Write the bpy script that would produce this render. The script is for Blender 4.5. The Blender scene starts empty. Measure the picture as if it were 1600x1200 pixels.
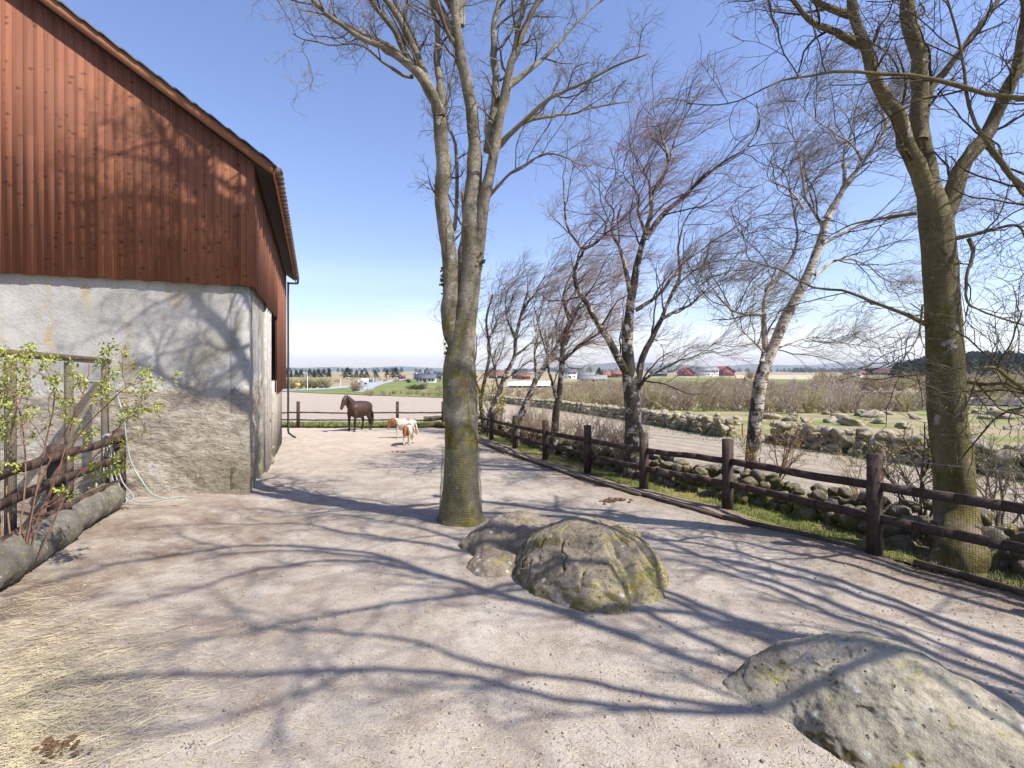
import bpy, math, random
import numpy as np
from mathutils import Vector, noise as mnoise
# ---------------------------------------------------------------- camera, sky, sun
S = bpy.context.scene
F = 786.0; HZ = 578.0; CZ = 2.4
cam = bpy.data.cameras.new("camera"); co = bpy.data.objects.new("camera", cam)
S.collection.objects.link(co); S.camera = co
cam.sensor_width = 36; cam.lens = F/1600*36; cam.shift_y = -22/1600
cam.clip_start = 0.05; cam.clip_end = 20000
co.location = (0, 0, CZ); co.rotation_euler = (math.pi/2, 0, 0)
ELEV = 49.5; TS = np.array([.905, -.426])            # horizontal direction towards the sun
TS = TS/np.linalg.norm(TS)
w = bpy.data.worlds.new("World"); S.world = w; w.use_nodes = True
nt = w.node_tree; bg = nt.nodes['Background']
sky = nt.nodes.new('ShaderNodeTexSky'); sky.sky_type = 'NISHITA'; sky.sun_disc = False
sky.sun_elevation = math.radians(ELEV); sky.sun_rotation = math.atan2(TS[0], TS[1])
sky.altitude = 20; sky.air_density = 1.15; sky.dust_density = 0.5; sky.ozone_density = 3.0
tcw = nt.nodes.new('ShaderNodeTexCoord'); mpw = nt.nodes.new('ShaderNodeMapping')
mpw.inputs['Scale'].default_value = (1.2, 1.2, 9.0); nt.links.new(tcw.outputs['Generated'], mpw.inputs[0])
nzw = nt.nodes.new('ShaderNodeTexNoise'); nzw.inputs['Scale'].default_value = 1.6; nzw.inputs['Detail'].default_value = 5
nt.links.new(mpw.outputs[0], nzw.inputs['Vector'])
rpw = nt.nodes.new('ShaderNodeValToRGB'); rpw.color_ramp.elements[0].position = .42; rpw.color_ramp.elements[1].position = .75
nt.links.new(nzw.outputs[0], rpw.inputs[0])
spw = nt.nodes.new('ShaderNodeSeparateXYZ'); nt.links.new(tcw.outputs['Generated'], spw.inputs[0])
bw = nt.nodes.new('ShaderNodeMapRange'); bw.inputs[1].default_value = .22; bw.inputs[2].default_value = .03
bw.inputs[3].default_value = 0; bw.inputs[4].default_value = .55; nt.links.new(spw.outputs[2], bw.inputs[0])
mlw = nt.nodes.new('ShaderNodeMath'); mlw.operation = 'MULTIPLY'
nt.links.new(rpw.outputs[0], mlw.inputs[0]); nt.links.new(bw.outputs[0], mlw.inputs[1])
tint = nt.nodes.new('ShaderNodeMix'); tint.data_type = 'RGBA'; tint.blend_type = 'MULTIPLY'; tint.inputs[0].default_value = 1
tint.inputs[7].default_value = (1.10, 1.01, 1.17, 1); nt.links.new(sky.outputs[0], tint.inputs[6])
mxw = nt.nodes.new('ShaderNodeMix'); mxw.data_type = 'RGBA'; mxw.inputs[7].default_value = (8.4, 8.6, 9.0, 1)
nt.links.new(mlw.outputs[0], mxw.inputs[0]); nt.links.new(tint.outputs[2], mxw.inputs[6])
nt.links.new(mxw.outputs[2], bg.inputs[0]); bg.inputs[1].default_value = .106
sl = bpy.data.lights.new("sun", 'SUN'); sl.energy = 5.0; sl.angle = math.radians(.55); sl.color = (1, .94, .85)
so = bpy.data.objects.new("sun", sl); S.collection.objects.link(so)
e = math.radians(ELEV); SUN = Vector((TS[0]*math.cos(e), TS[1]*math.cos(e), math.sin(e)))
so.rotation_euler = SUN.to_track_quat('Z', 'Y').to_euler()
S.view_settings.view_transform = 'Standard'; S.view_settings.look = 'None'
S.view_settings.exposure = .86; S.view_settings.gamma = 1

# ---------------------------------------------------------------- helpers
C = S.collection
rng = np.random.default_rng(7)
def A(*a): return np.array(a, float)
def nrm(v): return v/np.maximum(np.linalg.norm(v, axis=-1, keepdims=True), 1e-9)
def zl(Y):
    Y = np.asarray(Y, float)
    return np.where(Y < 110, -.028*Y, -3.08-1.4*(1-np.exp(-(np.maximum(Y, 110)-110)/50)))
def sst(a, b, x):
    t = np.clip((x-a)/(b-a), 0, 1); return t*t*(3-2*t)
def zg(X, Y):
    X = np.asarray(X, float); Y = np.asarray(Y, float)
    return zl(Y)+.2*sst(-4.2, -7, X)*sst(14, 10.5, Y)
def G(x, y, dz=0.0):
    """ground point seen at photo pixel x, y"""
    lo, hi = .5, 9000.
    for _ in range(60):
        m = (lo+hi)/2
        if F*(CZ-float(zl(m)))/m > y-HZ: lo = m
        else: hi = m
    X = (x-800)/F*lo
    return A(X, lo, float(zg(X, lo))+dz)
def PX(x, y, D): return A((x-800)/F*D, D, CZ+(HZ-y)/F*D)

class MB:
    def __init__(s): s.v = []; s.q = []; s.t = []; s.n = 0
    def add(s, v, q=None, t=None):
        v = np.asarray(v, float).reshape(-1, 3)
        if q is not None and len(q): s.q.append(np.asarray(q, np.int64).reshape(-1, 4)+s.n)
        if t is not None and len(t): s.t.append(np.asarray(t, np.int64).reshape(-1, 3)+s.n)
        s.v.append(v); s.n += len(v); return s
    def box(s, c, d, rz=0, rx=0, ry=0, top=None):
        sx, sy, sz = np.array(d)/2
        v = np.array([[x, y, z] for z in (-sz, sz) for y in (-sy, sy) for x in (-sx, sx)], float)
        v = rot(v, rx, ry, rz)+np.array(c)
        return s.add(v, BOXQ)
    def beam(s, a, b, wd, h):
        a = np.array(a, float); b = np.array(b, float); t = nrm(b-a)
        up = A(0, 0, 1) if abs(t[2]) < .95 else A(0, 1, 0)
        u = nrm(np.cross(t, up))*wd/2; k = nrm(np.cross(u, t))*h/2
        v = [p+i*u+j*k for j in (-1, 1) for p in (a, b) for i in (-1, 1)]
        return s.add(v, BOXQ)
    def tubes(s, P, R, sides=3, cap=False):
        P = np.asarray(P, float); R = np.asarray(R, float)
        if P.ndim == 2: P = P[None]; R = R[None]
        M, K, _ = P.shape
        T = nrm(np.gradient(P, axis=1))
        md = nrm(P[:, -1]-P[:, 0])
        ref = np.where(np.abs(md[:, 2:3]) < .8, A(0, 0, 1), A(.31, .95, 0))[:, None, :]
        U = nrm(np.cross(T, np.broadcast_to(ref, T.shape))); V = np.cross(T, U)
        a = np.arange(sides)/sides*2*math.pi
        ring = P[:, :, None]+R[:, :, None, None]*(np.cos(a)[None, None, :, None]*U[:, :, None]+np.sin(a)[None, None, :, None]*V[:, :, None])
        b = np.arange(M)[:, None, None]*K*sides+np.arange(K-1)[None, :, None]*sides
        j = np.arange(sides)[None, None, :]; j2 = (j+1) % sides
        q = np.stack([b+j, b+j2, b+sides+j2, b+sides+j], -1)
        s.add(ring, q)
        if cap:
            off = s.n-M*K*sides; e1 = []
            for m in range(M):
                for k0 in (0, K-1):
                    o = off+(m*K+k0)*sides
                    for jj in range(1, sides-1): e1.append((o, o+jj, o+jj+1))
            s.t.append(np.array(e1))
        return s
    def build(s, name, mat, parent=None, smooth=False):
        v = np.concatenate(s.v) if s.v else np.zeros((0, 3))
        q = np.concatenate(s.q) if s.q else np.zeros((0, 4), np.int64)
        t = np.concatenate(s.t) if s.t else np.zeros((0, 3), np.int64)
        me = bpy.data.meshes.new(name)
        me.vertices.add(len(v)); me.vertices.foreach_set('co', v.ravel().astype(np.float32))
        nl = len(q)*4+len(t)*3
        me.loops.add(nl); me.loops.foreach_set('vertex_index', np.concatenate([q.ravel(), t.ravel()]).astype(np.int32))
        me.polygons.add(len(q)+len(t))
        ls = np.concatenate([np.arange(len(q))*4, len(q)*4+np.arange(len(t))*3]).astype(np.int32)
        me.polygons.foreach_set('loop_start', ls)
        if smooth: me.polygons.foreach_set('use_smooth', np.ones(len(q)+len(t), bool))
        me.update(calc_edges=True); me.validate()
        if mat: me.materials.append(mat)
        o = bpy.data.objects.new(name, me); C.objects.link(o)
        if parent is not None: o.parent = parent
        return o
BOXQ = np.array([(0, 2, 3, 1), (4, 5, 7, 6), (0, 1, 5, 4), (2, 6, 7, 3), (0, 4, 6, 2), (1, 3, 7, 5)])
def rot(v, rx=0, ry=0, rz=0):
    v = np.asarray(v, float)
    if rx: c, s = math.cos(rx), math.sin(rx); v = v@np.array([[1, 0, 0], [0, c, -s], [0, s, c]]).T
    if ry: c, s = math.cos(ry), math.sin(ry); v = v@np.array([[c, 0, s], [0, 1, 0], [-s, 0, c]]).T
    if rz: c, s = math.cos(rz), math.sin(rz); v = v@np.array([[c, -s, 0], [s, c, 0], [0, 0, 1]]).T
    return v
def tag(o, label=None, cat=None, group=None, kind=None):
    if label: o['label'] = label
    if cat: o['category'] = cat
    if group: o['group'] = group
    if kind: o['kind'] = kind
    return o
def empty(name, loc=(0, 0, 0), rz=0):
    o = bpy.data.objects.new(name, None); C.objects.link(o); o.location = loc; o.rotation_euler = (0, 0, rz)
    o.empty_display_size = .2; return o
def W(o, root):      # a child built in world coordinates under an unrotated root
    o.parent = root; o.matrix_parent_inverse = root.matrix_world.inverted() if False else o.matrix_parent_inverse
    o.location = -np.array(root.location); return o

# smooth value noise, vectorised
_tab = rng.random((32, 32, 32))
def vn(p):
    p = np.asarray(p, float); i = np.floor(p).astype(int); f = p-i; f = f*f*(3-2*f); i &= 31; j = (i+1) & 31
    x0, y0, z0 = i[..., 0], i[..., 1], i[..., 2]; x1, y1, z1 = j[..., 0], j[..., 1], j[..., 2]
    fx, fy, fz = f[..., 0], f[..., 1], f[..., 2]
    def L(a, b, t): return a+(b-a)*t
    return L(L(L(_tab[x0, y0, z0], _tab[x1, y0, z0], fx), L(_tab[x0, y1, z0], _tab[x1, y1, z0], fx), fy),
             L(L(_tab[x0, y0, z1], _tab[x1, y0, z1], fx), L(_tab[x0, y1, z1], _tab[x1, y1, z1], fx), fy), fz)*2-1
def fbm(p, o=4):
    s = 0; a = 1.
    for k in range(o): s = s+a*vn(np.asarray(p)*2**k+7.3*k); a *= .5
    return s

# ---------------------------------------------------------------- materials
class NG:
    def __init__(s, name, rough=.9, spec=.3):
        s.m = bpy.data.materials.new(name); s.m.use_nodes = True; s.t = s.m.node_tree
        s.b = s.t.nodes['Principled BSDF']; s.b.inputs['Roughness'].default_value = rough
        s.b.inputs['Specular IOR Level'].default_value = spec
    def n(s, ty, **k):
        x = s.t.nodes.new(ty)
        for a, b in k.items(): setattr(x, a, b)
        return x
    def l(s, a, b): s.t.links.new(a, b)
    def pos(s, obj=False, scale=(1, 1, 1)):
        c = s.n('ShaderNodeTexCoord').outputs['Object'] if obj else s.n('ShaderNodeNewGeometry').outputs['Position']
        if scale != (1, 1, 1):
            mp = s.n('ShaderNodeMapping'); mp.inputs['Scale'].default_value = scale; s.l(c, mp.inputs[0]); c = mp.outputs[0]
        return c
    def noise(s, c, sc, det=5, rough=.55, dist=0):
        x = s.n('ShaderNodeTexNoise'); x.inputs['Scale'].default_value = sc; x.inputs['Detail'].default_value = det
        x.inputs['Roughness'].default_value = rough; x.inputs['Distortion'].default_value = dist; s.l(c, x.inputs['Vector']); return x.outputs[0]
    def vor(s, c, sc, feat='F1', out=0):
        x = s.n('ShaderNodeTexVoronoi', feature=feat); x.inputs['Scale'].default_value = sc; s.l(c, x.inputs['Vector']); return x.outputs[out]
    def ramp(s, f, a, b, lo=0, hi=1):
        x = s.n('ShaderNodeMapRange'); x.inputs[1].default_value = a; x.inputs[2].default_value = b
        x.inputs[3].default_value = lo; x.inputs[4].default_value = hi; s.l(f, x.inputs[0]); return x.outputs[0]
    def mix(s, f, a, b, mode='MIX'):
        x = s.n('ShaderNodeMix', data_type='RGBA', blend_type=mode)
        if isinstance(f, (int, float)): x.inputs[0].default_value = f
        else: s.l(f, x.inputs[0])
        for i, v in ((6, a), (7, b)):
            if isinstance(v, tuple): x.inputs[i].default_value = (*v, 1)
            else: s.l(v, x.inputs[i])
        return x.outputs[2]
    def math(s, op, a, b=0.0):
        x = s.n('ShaderNodeMath', operation=op)
        for i, v in enumerate((a, b)):
            if isinstance(v, (int, float)): x.inputs[i].default_value = v
            else: s.l(v, x.inputs[i])
        return x.outputs[0]
    def sep(s, c):
        x = s.n('ShaderNodeSeparateXYZ'); s.l(c, x.inputs[0]); return x.outputs
    def comb(s, *a):
        x = s.n('ShaderNodeCombineXYZ')
        for i, v in enumerate(a):
            if isinstance(v, (int, float)): x.inputs[i].default_value = v
            else: s.l(v, x.inputs[i])
        return x.outputs[0]
    def bump(s, h, st=.5, d=.02):
        x = s.n('ShaderNodeBump'); x.inputs['Strength'].default_value = st; x.inputs['Distance'].default_value = d
        s.l(h, x.inputs['Height']); s.l(x.outputs[0], s.b.inputs['Normal']); return s
    def col(s, c):
        if isinstance(c, tuple): s.b.inputs['Base Color'].default_value = (*c, 1)
        else: s.l(c, s.b.inputs['Base Color'])
        return s
def plain(name, c, rough=.8, var=.25, sc=6, metal=0, bump=0):
    g = NG(name, rough); p = g.pos(); n = g.noise(p, sc)
    a = tuple(x*(1-var) for x in c); b = tuple(min(1, x*(1+var)) for x in c)
    g.col(g.mix(g.ramp(n, .3, .7), a, b)); g.b.inputs['Metallic'].default_value = metal
    if bump: g.bump(g.noise(p, sc*4), bump)
    return g.m

def m_paddock():
    g = NG('sandy_gravel', .95, .15); p = g.pos()
    big = g.noise(p, .35, 4); mid = g.noise(p, 2.2, 6, .65); fine = g.noise(p, 60, 4, .7); sp = g.noise(p, 170, 2, .6)
    c = g.mix(g.ramp(big, .35, .65), (.31, .275, .232), (.39, .352, .303))
    c = g.mix(g.ramp(mid, .42, .66), c, (.25, .205, .165))
    c = g.mix(g.ramp(g.noise(p, 9, 8, .75, .2), .52, .66, 0, .65), c, (.20, .16, .125))
    c = g.mix(g.ramp(fine, .54, .74), c, (.15, .11, .085))
    c = g.mix(g.ramp(sp, .60, .72), c, (.52, .47, .42))
    # trodden brown humus towards the fence and by the left enclosure
    x, y, z = g.sep(p)
    d1 = g.math('ADD', g.math('MULTIPLY', x, .913), g.math('MULTIPLY', y, .408))   # distance across the right fence
    d1 = g.math('ADD', d1, g.math('MULTIPLY', g.noise(p, .9, 5), 1.6))
    near = g.ramp(d1, 6.9, 8.5)
    c = g.mix(g.math('MULTIPLY', near, .85), c, (.15, .105, .07))
    d2 = g.math('ADD', g.math('MULTIPLY', x, -1.), g.math('MULTIPLY', g.noise(p, .7, 5), 5.))
    c = g.mix(g.math('MULTIPLY', g.math('MULTIPLY', g.ramp(d2, 4.0, 7.2), g.ramp(g.noise(p, 1.3, 6, .7), .38, .62)), g.ramp(y, 13, 9, 0, .9)), c, (.15, .105, .075))
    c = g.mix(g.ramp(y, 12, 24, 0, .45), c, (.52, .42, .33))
    g.col(c)
    h = g.math('ADD', g.math('MULTIPLY', fine, .5), g.math('ADD', mid, g.math('MULTIPLY', g.vor(p, 45), .3)))
    hp = g.math('MULTIPLY', g.ramp(g.vor(g.pos(scale=(1, 1.25, 1)), 5.2), .30, .16, 0, 1), g.ramp(g.noise(p, 1.1, 3), .48, .6)); h = g.math('SUBTRACT', h, g.math('MULTIPLY', hp, .7))
    g.bump(h, .55, .03); return g.m
def m_grass(name, a=(.07, .10, .02), b=(.14, .17, .04), d=(.22, .18, .10), amt=(.5, .7), sc=.12):
    g = NG(name, .95, .1); p = g.pos(); n = g.noise(p, sc, 8, .62); f = g.noise(p, sc*30, 5, .7)
    c = g.mix(g.ramp(f, .3, .7), a, b); c = g.mix(g.ramp(n, *amt), c, d)
    g.col(c); g.bump(f, .6, .05); return g.m
def m_field(name, c0, c1, ang, period, strength=.35):
    g = NG(name, .95, .1); p = g.pos(); x, y, z = g.sep(p)
    u = g.math('ADD', g.math('MULTIPLY', x, math.cos(ang)), g.math('MULTIPLY', y, math.sin(ang)))
    u = g.math('ADD', u, g.math('MULTIPLY', g.noise(p, .25, 3), .5))
    wv = g.math('SINE', g.math('MULTIPLY', u, 2*math.pi/period))
    n = g.noise(p, 1.6, 7, .7); f = g.noise(p, 14, 5, .7)
    c = g.mix(g.ramp(n, .35, .7), c0, c1); c = g.mix(g.ramp(wv, .3, 1, 0, strength), c, tuple(v*.6 for v in c0))
    c = g.mix(g.ramp(f, .5, .68, 0, .8), c, tuple(v*.45 for v in c0)); g.col(c)
    g.bump(g.math('ADD', f, g.math('MULTIPLY', wv, .3)), .9, .08); return g.m
def m_rock(name, base=(.25, .235, .195), moss=(.17, .135, .02), mossamt=(.5, .64), sc=1.0, pits=True, mode=0, face=None, fth=(.42, .58), fcols=((.05, .036, .016), (.17, .13, .03))):
    g = NG(name, .92, .2); p = g.pos()
    n1 = g.noise(p, 2.1*sc, 6, .6); n2 = g.noise(p, 14*sc, 8, .75); n3 = g.noise(p, 3.2*sc, 7, .68, .3); n4 = g.noise(p, 70*sc, 4, .7)
    c = g.mix(g.ramp(n1, .35, .68), tuple(v*.62 for v in base), tuple(min(1, v*1.3) for v in base))
    c = g.mix(g.ramp(n2, .5, .68, 0, .8), c, tuple(v*.42 for v in base))
    c = g.mix(g.ramp(n4, .54, .68, 0, .7), c, (.42, .41, .37))
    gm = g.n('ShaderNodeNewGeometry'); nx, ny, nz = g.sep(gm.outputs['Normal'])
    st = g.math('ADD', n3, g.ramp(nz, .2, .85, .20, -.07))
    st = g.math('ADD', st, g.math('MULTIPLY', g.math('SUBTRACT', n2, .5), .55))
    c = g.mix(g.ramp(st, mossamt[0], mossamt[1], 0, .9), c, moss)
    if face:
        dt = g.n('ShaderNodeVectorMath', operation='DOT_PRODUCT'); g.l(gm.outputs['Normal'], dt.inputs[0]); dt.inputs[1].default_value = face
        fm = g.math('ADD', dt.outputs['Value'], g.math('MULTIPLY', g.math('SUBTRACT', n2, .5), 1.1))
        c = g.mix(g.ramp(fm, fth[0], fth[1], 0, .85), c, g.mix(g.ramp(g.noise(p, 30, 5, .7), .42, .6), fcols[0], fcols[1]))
    c = g.mix(g.ramp(g.math('ADD', n3, g.math('MULTIPLY', n4, .4)), .80, .90, 0, .75), c, (.42, .36, .04))
    # pale round lichens
    jit = g.n('ShaderNodeVectorMath', operation='ADD'); s2 = g.n('ShaderNodeVectorMath', operation='SCALE'); s2.inputs[3].default_value = .03
    nn = g.n('ShaderNodeTexNoise'); nn.inputs['Scale'].default_value = 25; g.l(p, nn.inputs['Vector']); g.l(nn.outputs[1], s2.inputs[0])
    g.l(p, jit.inputs[0]); g.l(s2.outputs[0], jit.inputs[1])
    v = g.n('ShaderNodeTexVoronoi'); v.inputs['Scale'].default_value = 7.5*sc; g.l(jit.outputs[0], v.inputs['Vector'])
    keep = g.ramp(g.sep(v.outputs['Color'])[0], .62, .66)
    rad = g.ramp(v.outputs[0], .26, .16)
    c = g.mix(g.math('MULTIPLY', g.math('MULTIPLY', keep, rad), g.ramp(n2, .4, .56, 0, .85)), c, (.55, .55, .51))
    h = g.math('ADD', g.math('MULTIPLY', n2, .8), g.math('MULTIPLY', n4, .4))
    if pits:
        v2 = g.vor(p, 17*sc); keep2 = g.ramp(g.noise(p, 4, 3), .46, .52)
        v2b = g.n('ShaderNodeTexVoronoi'); v2b.inputs['Scale'].default_value = 17*sc; g.l(jit.outputs[0], v2b.inputs['Vector'])
        pit = g.math('MULTIPLY', g.ramp(v2b.outputs[0], .22, .14), g.math('MULTIPLY', keep2, g.ramp(g.sep(v2b.outputs['Color'])[1], .45, .5)))
        h = g.math('SUBTRACT', h, g.math('MULTIPLY', pit, 1.4)); c = g.mix(g.math('MULTIPLY', pit, .6), c, (.03, .03, .02))
    g.col(c); g.bump(h, 1.0, .03); return g.m
def m_bark(name, a, b, moss=(.17, .15, .02), mossamt=.5, sc=1.0, patches=0.0, low=None):
    g = NG(name, .9, .2); p = g.pos(); q = g.pos(scale=(1, 1, .45))
    n = g.noise(q, 6*sc, 8, .65); f = g.noise(p, 42*sc, 6, .7); r = g.noise(g.pos(scale=(1, 1, 5)), 3.5*sc, 6, .7, .3); bl = g.noise(p, 1.7*sc, 6, .62)
    c = g.mix(g.ramp(bl, .38, .62), a, b); c = g.mix(g.ramp(n, .5, .66, 0, .6), c, tuple(v*.5 for v in a)); c = g.mix(g.ramp(f, .53, .70, 0, .7), c, tuple(v*.35 for v in a))
    c = g.mix(g.ramp(r, .57, .66, 0, .6), c, tuple(v*.4 for v in a))
    z = g.sep(p)[2]
    if low: c = g.mix(g.math('MULTIPLY', g.ramp(z, 1.6, .9), g.ramp(bl, .35, .6)), c, low)
    m = g.math('ADD', g.noise(g.pos(scale=(1, 1, .5)), 2.9, 8, .72), g.ramp(z, .6, 5, .10, -.10))
    c = g.mix(g.ramp(m, .62-mossamt*.25, .72-mossamt*.25, 0, .85), c, moss)
    c = g.mix(g.ramp(g.math('ADD', m, g.math('MULTIPLY', f, .25)), .72, .80, 0, .8), c, (.07, .055, .02))
    s = g.noise(p, 6, 5); c = g.mix(g.ramp(s, .64, .69, 0, .75), c, (.40, .38, .34))
    g.col(c); g.bump(g.math('ADD', n, g.math('ADD', g.math('MULTIPLY', f, .7), g.math('MULTIPLY', r, .6))), 1.0, .035); return g.m
def m_birch(name, dark=.45):
    g = NG(name, .7, .3); p = g.pos(); q = g.pos(scale=(1, 1, 6))
    n = g.noise(q, 5, 6, .65); b = g.noise(g.pos(scale=(1, 1, .8)), 5, 6, .7); f = g.noise(p, 40, 4)
    c = g.mix(g.ramp(f, .3, .7), (.36, .31, .25), (.56, .50, .43))
    c = g.mix(g.ramp(n, .54, .60), c, (.07, .055, .045))
    z = g.sep(p)[2]
    m = g.math('ADD', b, g.ramp(z, -.5, 4.5, .14, -.10+dark*.3))
    c = g.mix(g.ramp(m, .55, .60), c, (.055, .043, .03)); c = g.mix(g.ramp(g.noise(p, 3, 5), .58, .68, 0, .6), c, (.13, .11, .02))
    g.col(c); g.bump(g.math('ADD', b, n), .7, .02); return g.m
def m_wood(name, a, b, board=.15, axis=0, knots=True):
    g = NG(name, .85, .18); p = g.pos(True); x, y, z = g.sep(p); u = (x, y)[axis]
    idx = g.math('FLOOR', g.math('DIVIDE', u, board))
    wn = g.n('ShaderNodeTexWhiteNoise', noise_dimensions='1D'); g.l(idx, wn.inputs['W'])
    zo = g.math('ADD', z, g.math('MULTIPLY', wn.outputs[0], 37.))
    jn = g.math('FLOOR', g.math('DIVIDE', zo, 3.6))
    wn2 = g.n('ShaderNodeTexWhiteNoise', noise_dimensions='2D'); g.l(g.comb(idx, jn, 0), wn2.inputs['Vector'])
    gr = g.noise(g.comb(g.math('MULTIPLY', u, 26), g.math('MULTIPLY', (y, x)[axis], 26), g.math('MULTIPLY', zo, .9)), 1.5, 5, .6, .4)
    c = g.mix(wn2.outputs[0], a, b); ed = g.math('ABSOLUTE', g.math('SUBTRACT', g.math('FRACT', g.math('DIVIDE', u, board)), .5)); c = g.mix(g.ramp(ed, .44, .49, 0, .38 if knots else 0), c, tuple(v*.25 for v in a)); c = g.mix(g.ramp(gr, .45, .75, 0, .38), c, tuple(v*.45 for v in a))
    st = g.noise(g.pos(True, (1, 1, .3)), 1.1, 5); c = g.mix(g.ramp(st, .5, .72, 0, .55), c, (.25, .115, .065))
    c = g.mix(g.ramp(g.noise(p, .5, 3), .45, .7, 0, .4), c, (.16, .065, .055))
    if knots:
        v = g.n('ShaderNodeTexVoronoi'); v.inputs['Scale'].default_value = 1
        g.l(g.comb(g.math('MULTIPLY', u, 5.5), 0, g.math('MULTIPLY', zo, 8.)), v.inputs['Vector'])
        k = g.math('MULTIPLY', g.ramp(v.outputs[0], .32, .08), g.ramp(g.sep(v.outputs['Color'])[0], .45, .5))
        c = g.mix(g.math('MULTIPLY', k, .65), c, (.04, .016, .01))
    g.col(c); g.bump(gr, .35, .004); return g.m
def m_timber(name, a, b):
    g = NG(name, .85, .2); p = g.pos(); q = g.pos(True); n = g.noise(p, 3.5, 7, .7); f = g.noise(p, 45, 6, .75); st = g.noise(g.pos(scale=(1, 1, .15)), 22, 5, .7)
    c = g.mix(g.ramp(n, .35, .65), a, b); c = g.mix(g.ramp(st, .5, .66, 0, .6), c, tuple(v*.35 for v in a)); c = g.mix(g.ramp(f, .56, .7, 0, .6), c, tuple(v*.4 for v in a))
    c = g.mix(g.ramp(g.noise(p, 1.7, 6, .7), .56, .68, 0, .7), c, (.17, .14, .115)); g.col(c); g.bump(g.math('ADD', f, st), .8, .012); return g.m
def m_concrete():
    g = NG('rendered_wall', .92, .2); p = g.pos(True); x, y, z = g.sep(p)
    n = g.noise(p, .9, 7, .6); f = g.noise(p, 20, 8, .75); m = g.noise(p, 3.2, 8, .7)
    c = g.mix(g.ramp(n, .35, .65), (.29, .285, .27), (.43, .42, .39))
    c = g.mix(g.ramp(m, .5, .7, 0, .6), c, (.26, .25, .23)); c = g.mix(g.ramp(f, .56, .7, 0, .55), c, (.15, .14, .13))
    ys = g.noise(g.comb(g.math('MULTIPLY', g.math('ADD', x, y), 1.), 0, g.math('MULTIPLY', z, .25)), 2.6, 5, .6)
    ym = g.math('MULTIPLY', g.ramp(ys, .56, .68), g.math('MULTIPLY', g.ramp(z, 1.6, 2.6), g.ramp(m, .38, .55)))
    c = g.mix(g.math('MULTIPLY', ym, .8), c, (.36, .25, .08))
    og = g.math('MULTIPLY', g.ramp(g.math('ADD', x, y), -2.3, -.4), g.ramp(g.noise(p, .8, 6, .65), .45, .62))
    c = g.mix(g.math('MULTIPLY', og, .7), c, (.20, .175, .09))
    lowz = g.math('ADD', z, g.math('MULTIPLY', g.math('SUBTRACT', g.noise(p, 1.1, 6), .5), 1.6))
    low = g.ramp(lowz, 2.15, 1.95)
    q = g.n('ShaderNodeMapping'); q.inputs['Scale'].default_value = (1, 1, 1.5); g.l(p, q.inputs[0])
    rs = g.noise(q.outputs[0], 3.5, 10, .72); rv = g.noise(q.outputs[0], 9, 6, .7, .6)
    lc = g.mix(g.ramp(rs, .36, .62), (.27, .23, .175), (.44, .39, .32)); lc = g.mix(g.ramp(rv, .56, .66, 0, .7), lc, (.11, .085, .06))
    lc = g.mix(g.ramp(g.noise(p, 1.6, 7, .7), .6, .66, 0, .85), lc, (.47, .46, .45))
    c = g.mix(low, c, lc)
    wet = g.math('MULTIPLY', g.ramp(lowz, 1.1, .2), g.ramp(g.math('ADD', x, y), -1.6, -.4)); c = g.mix(g.math('MULTIPLY', wet, .6), c, (.13, .11, .055))
    wp = g.noise(p, 6, 3); c = g.mix(g.ramp(wp, .735, .75, 0, .85), c, (.68, .68, .67))
    h = g.math('ADD', g.math('MULTIPLY', f, .25), g.math('MULTIPLY', low, g.math('ADD', rs, rv)))
    g.col(c); g.bump(h, .9, .07); return g.m

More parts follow.
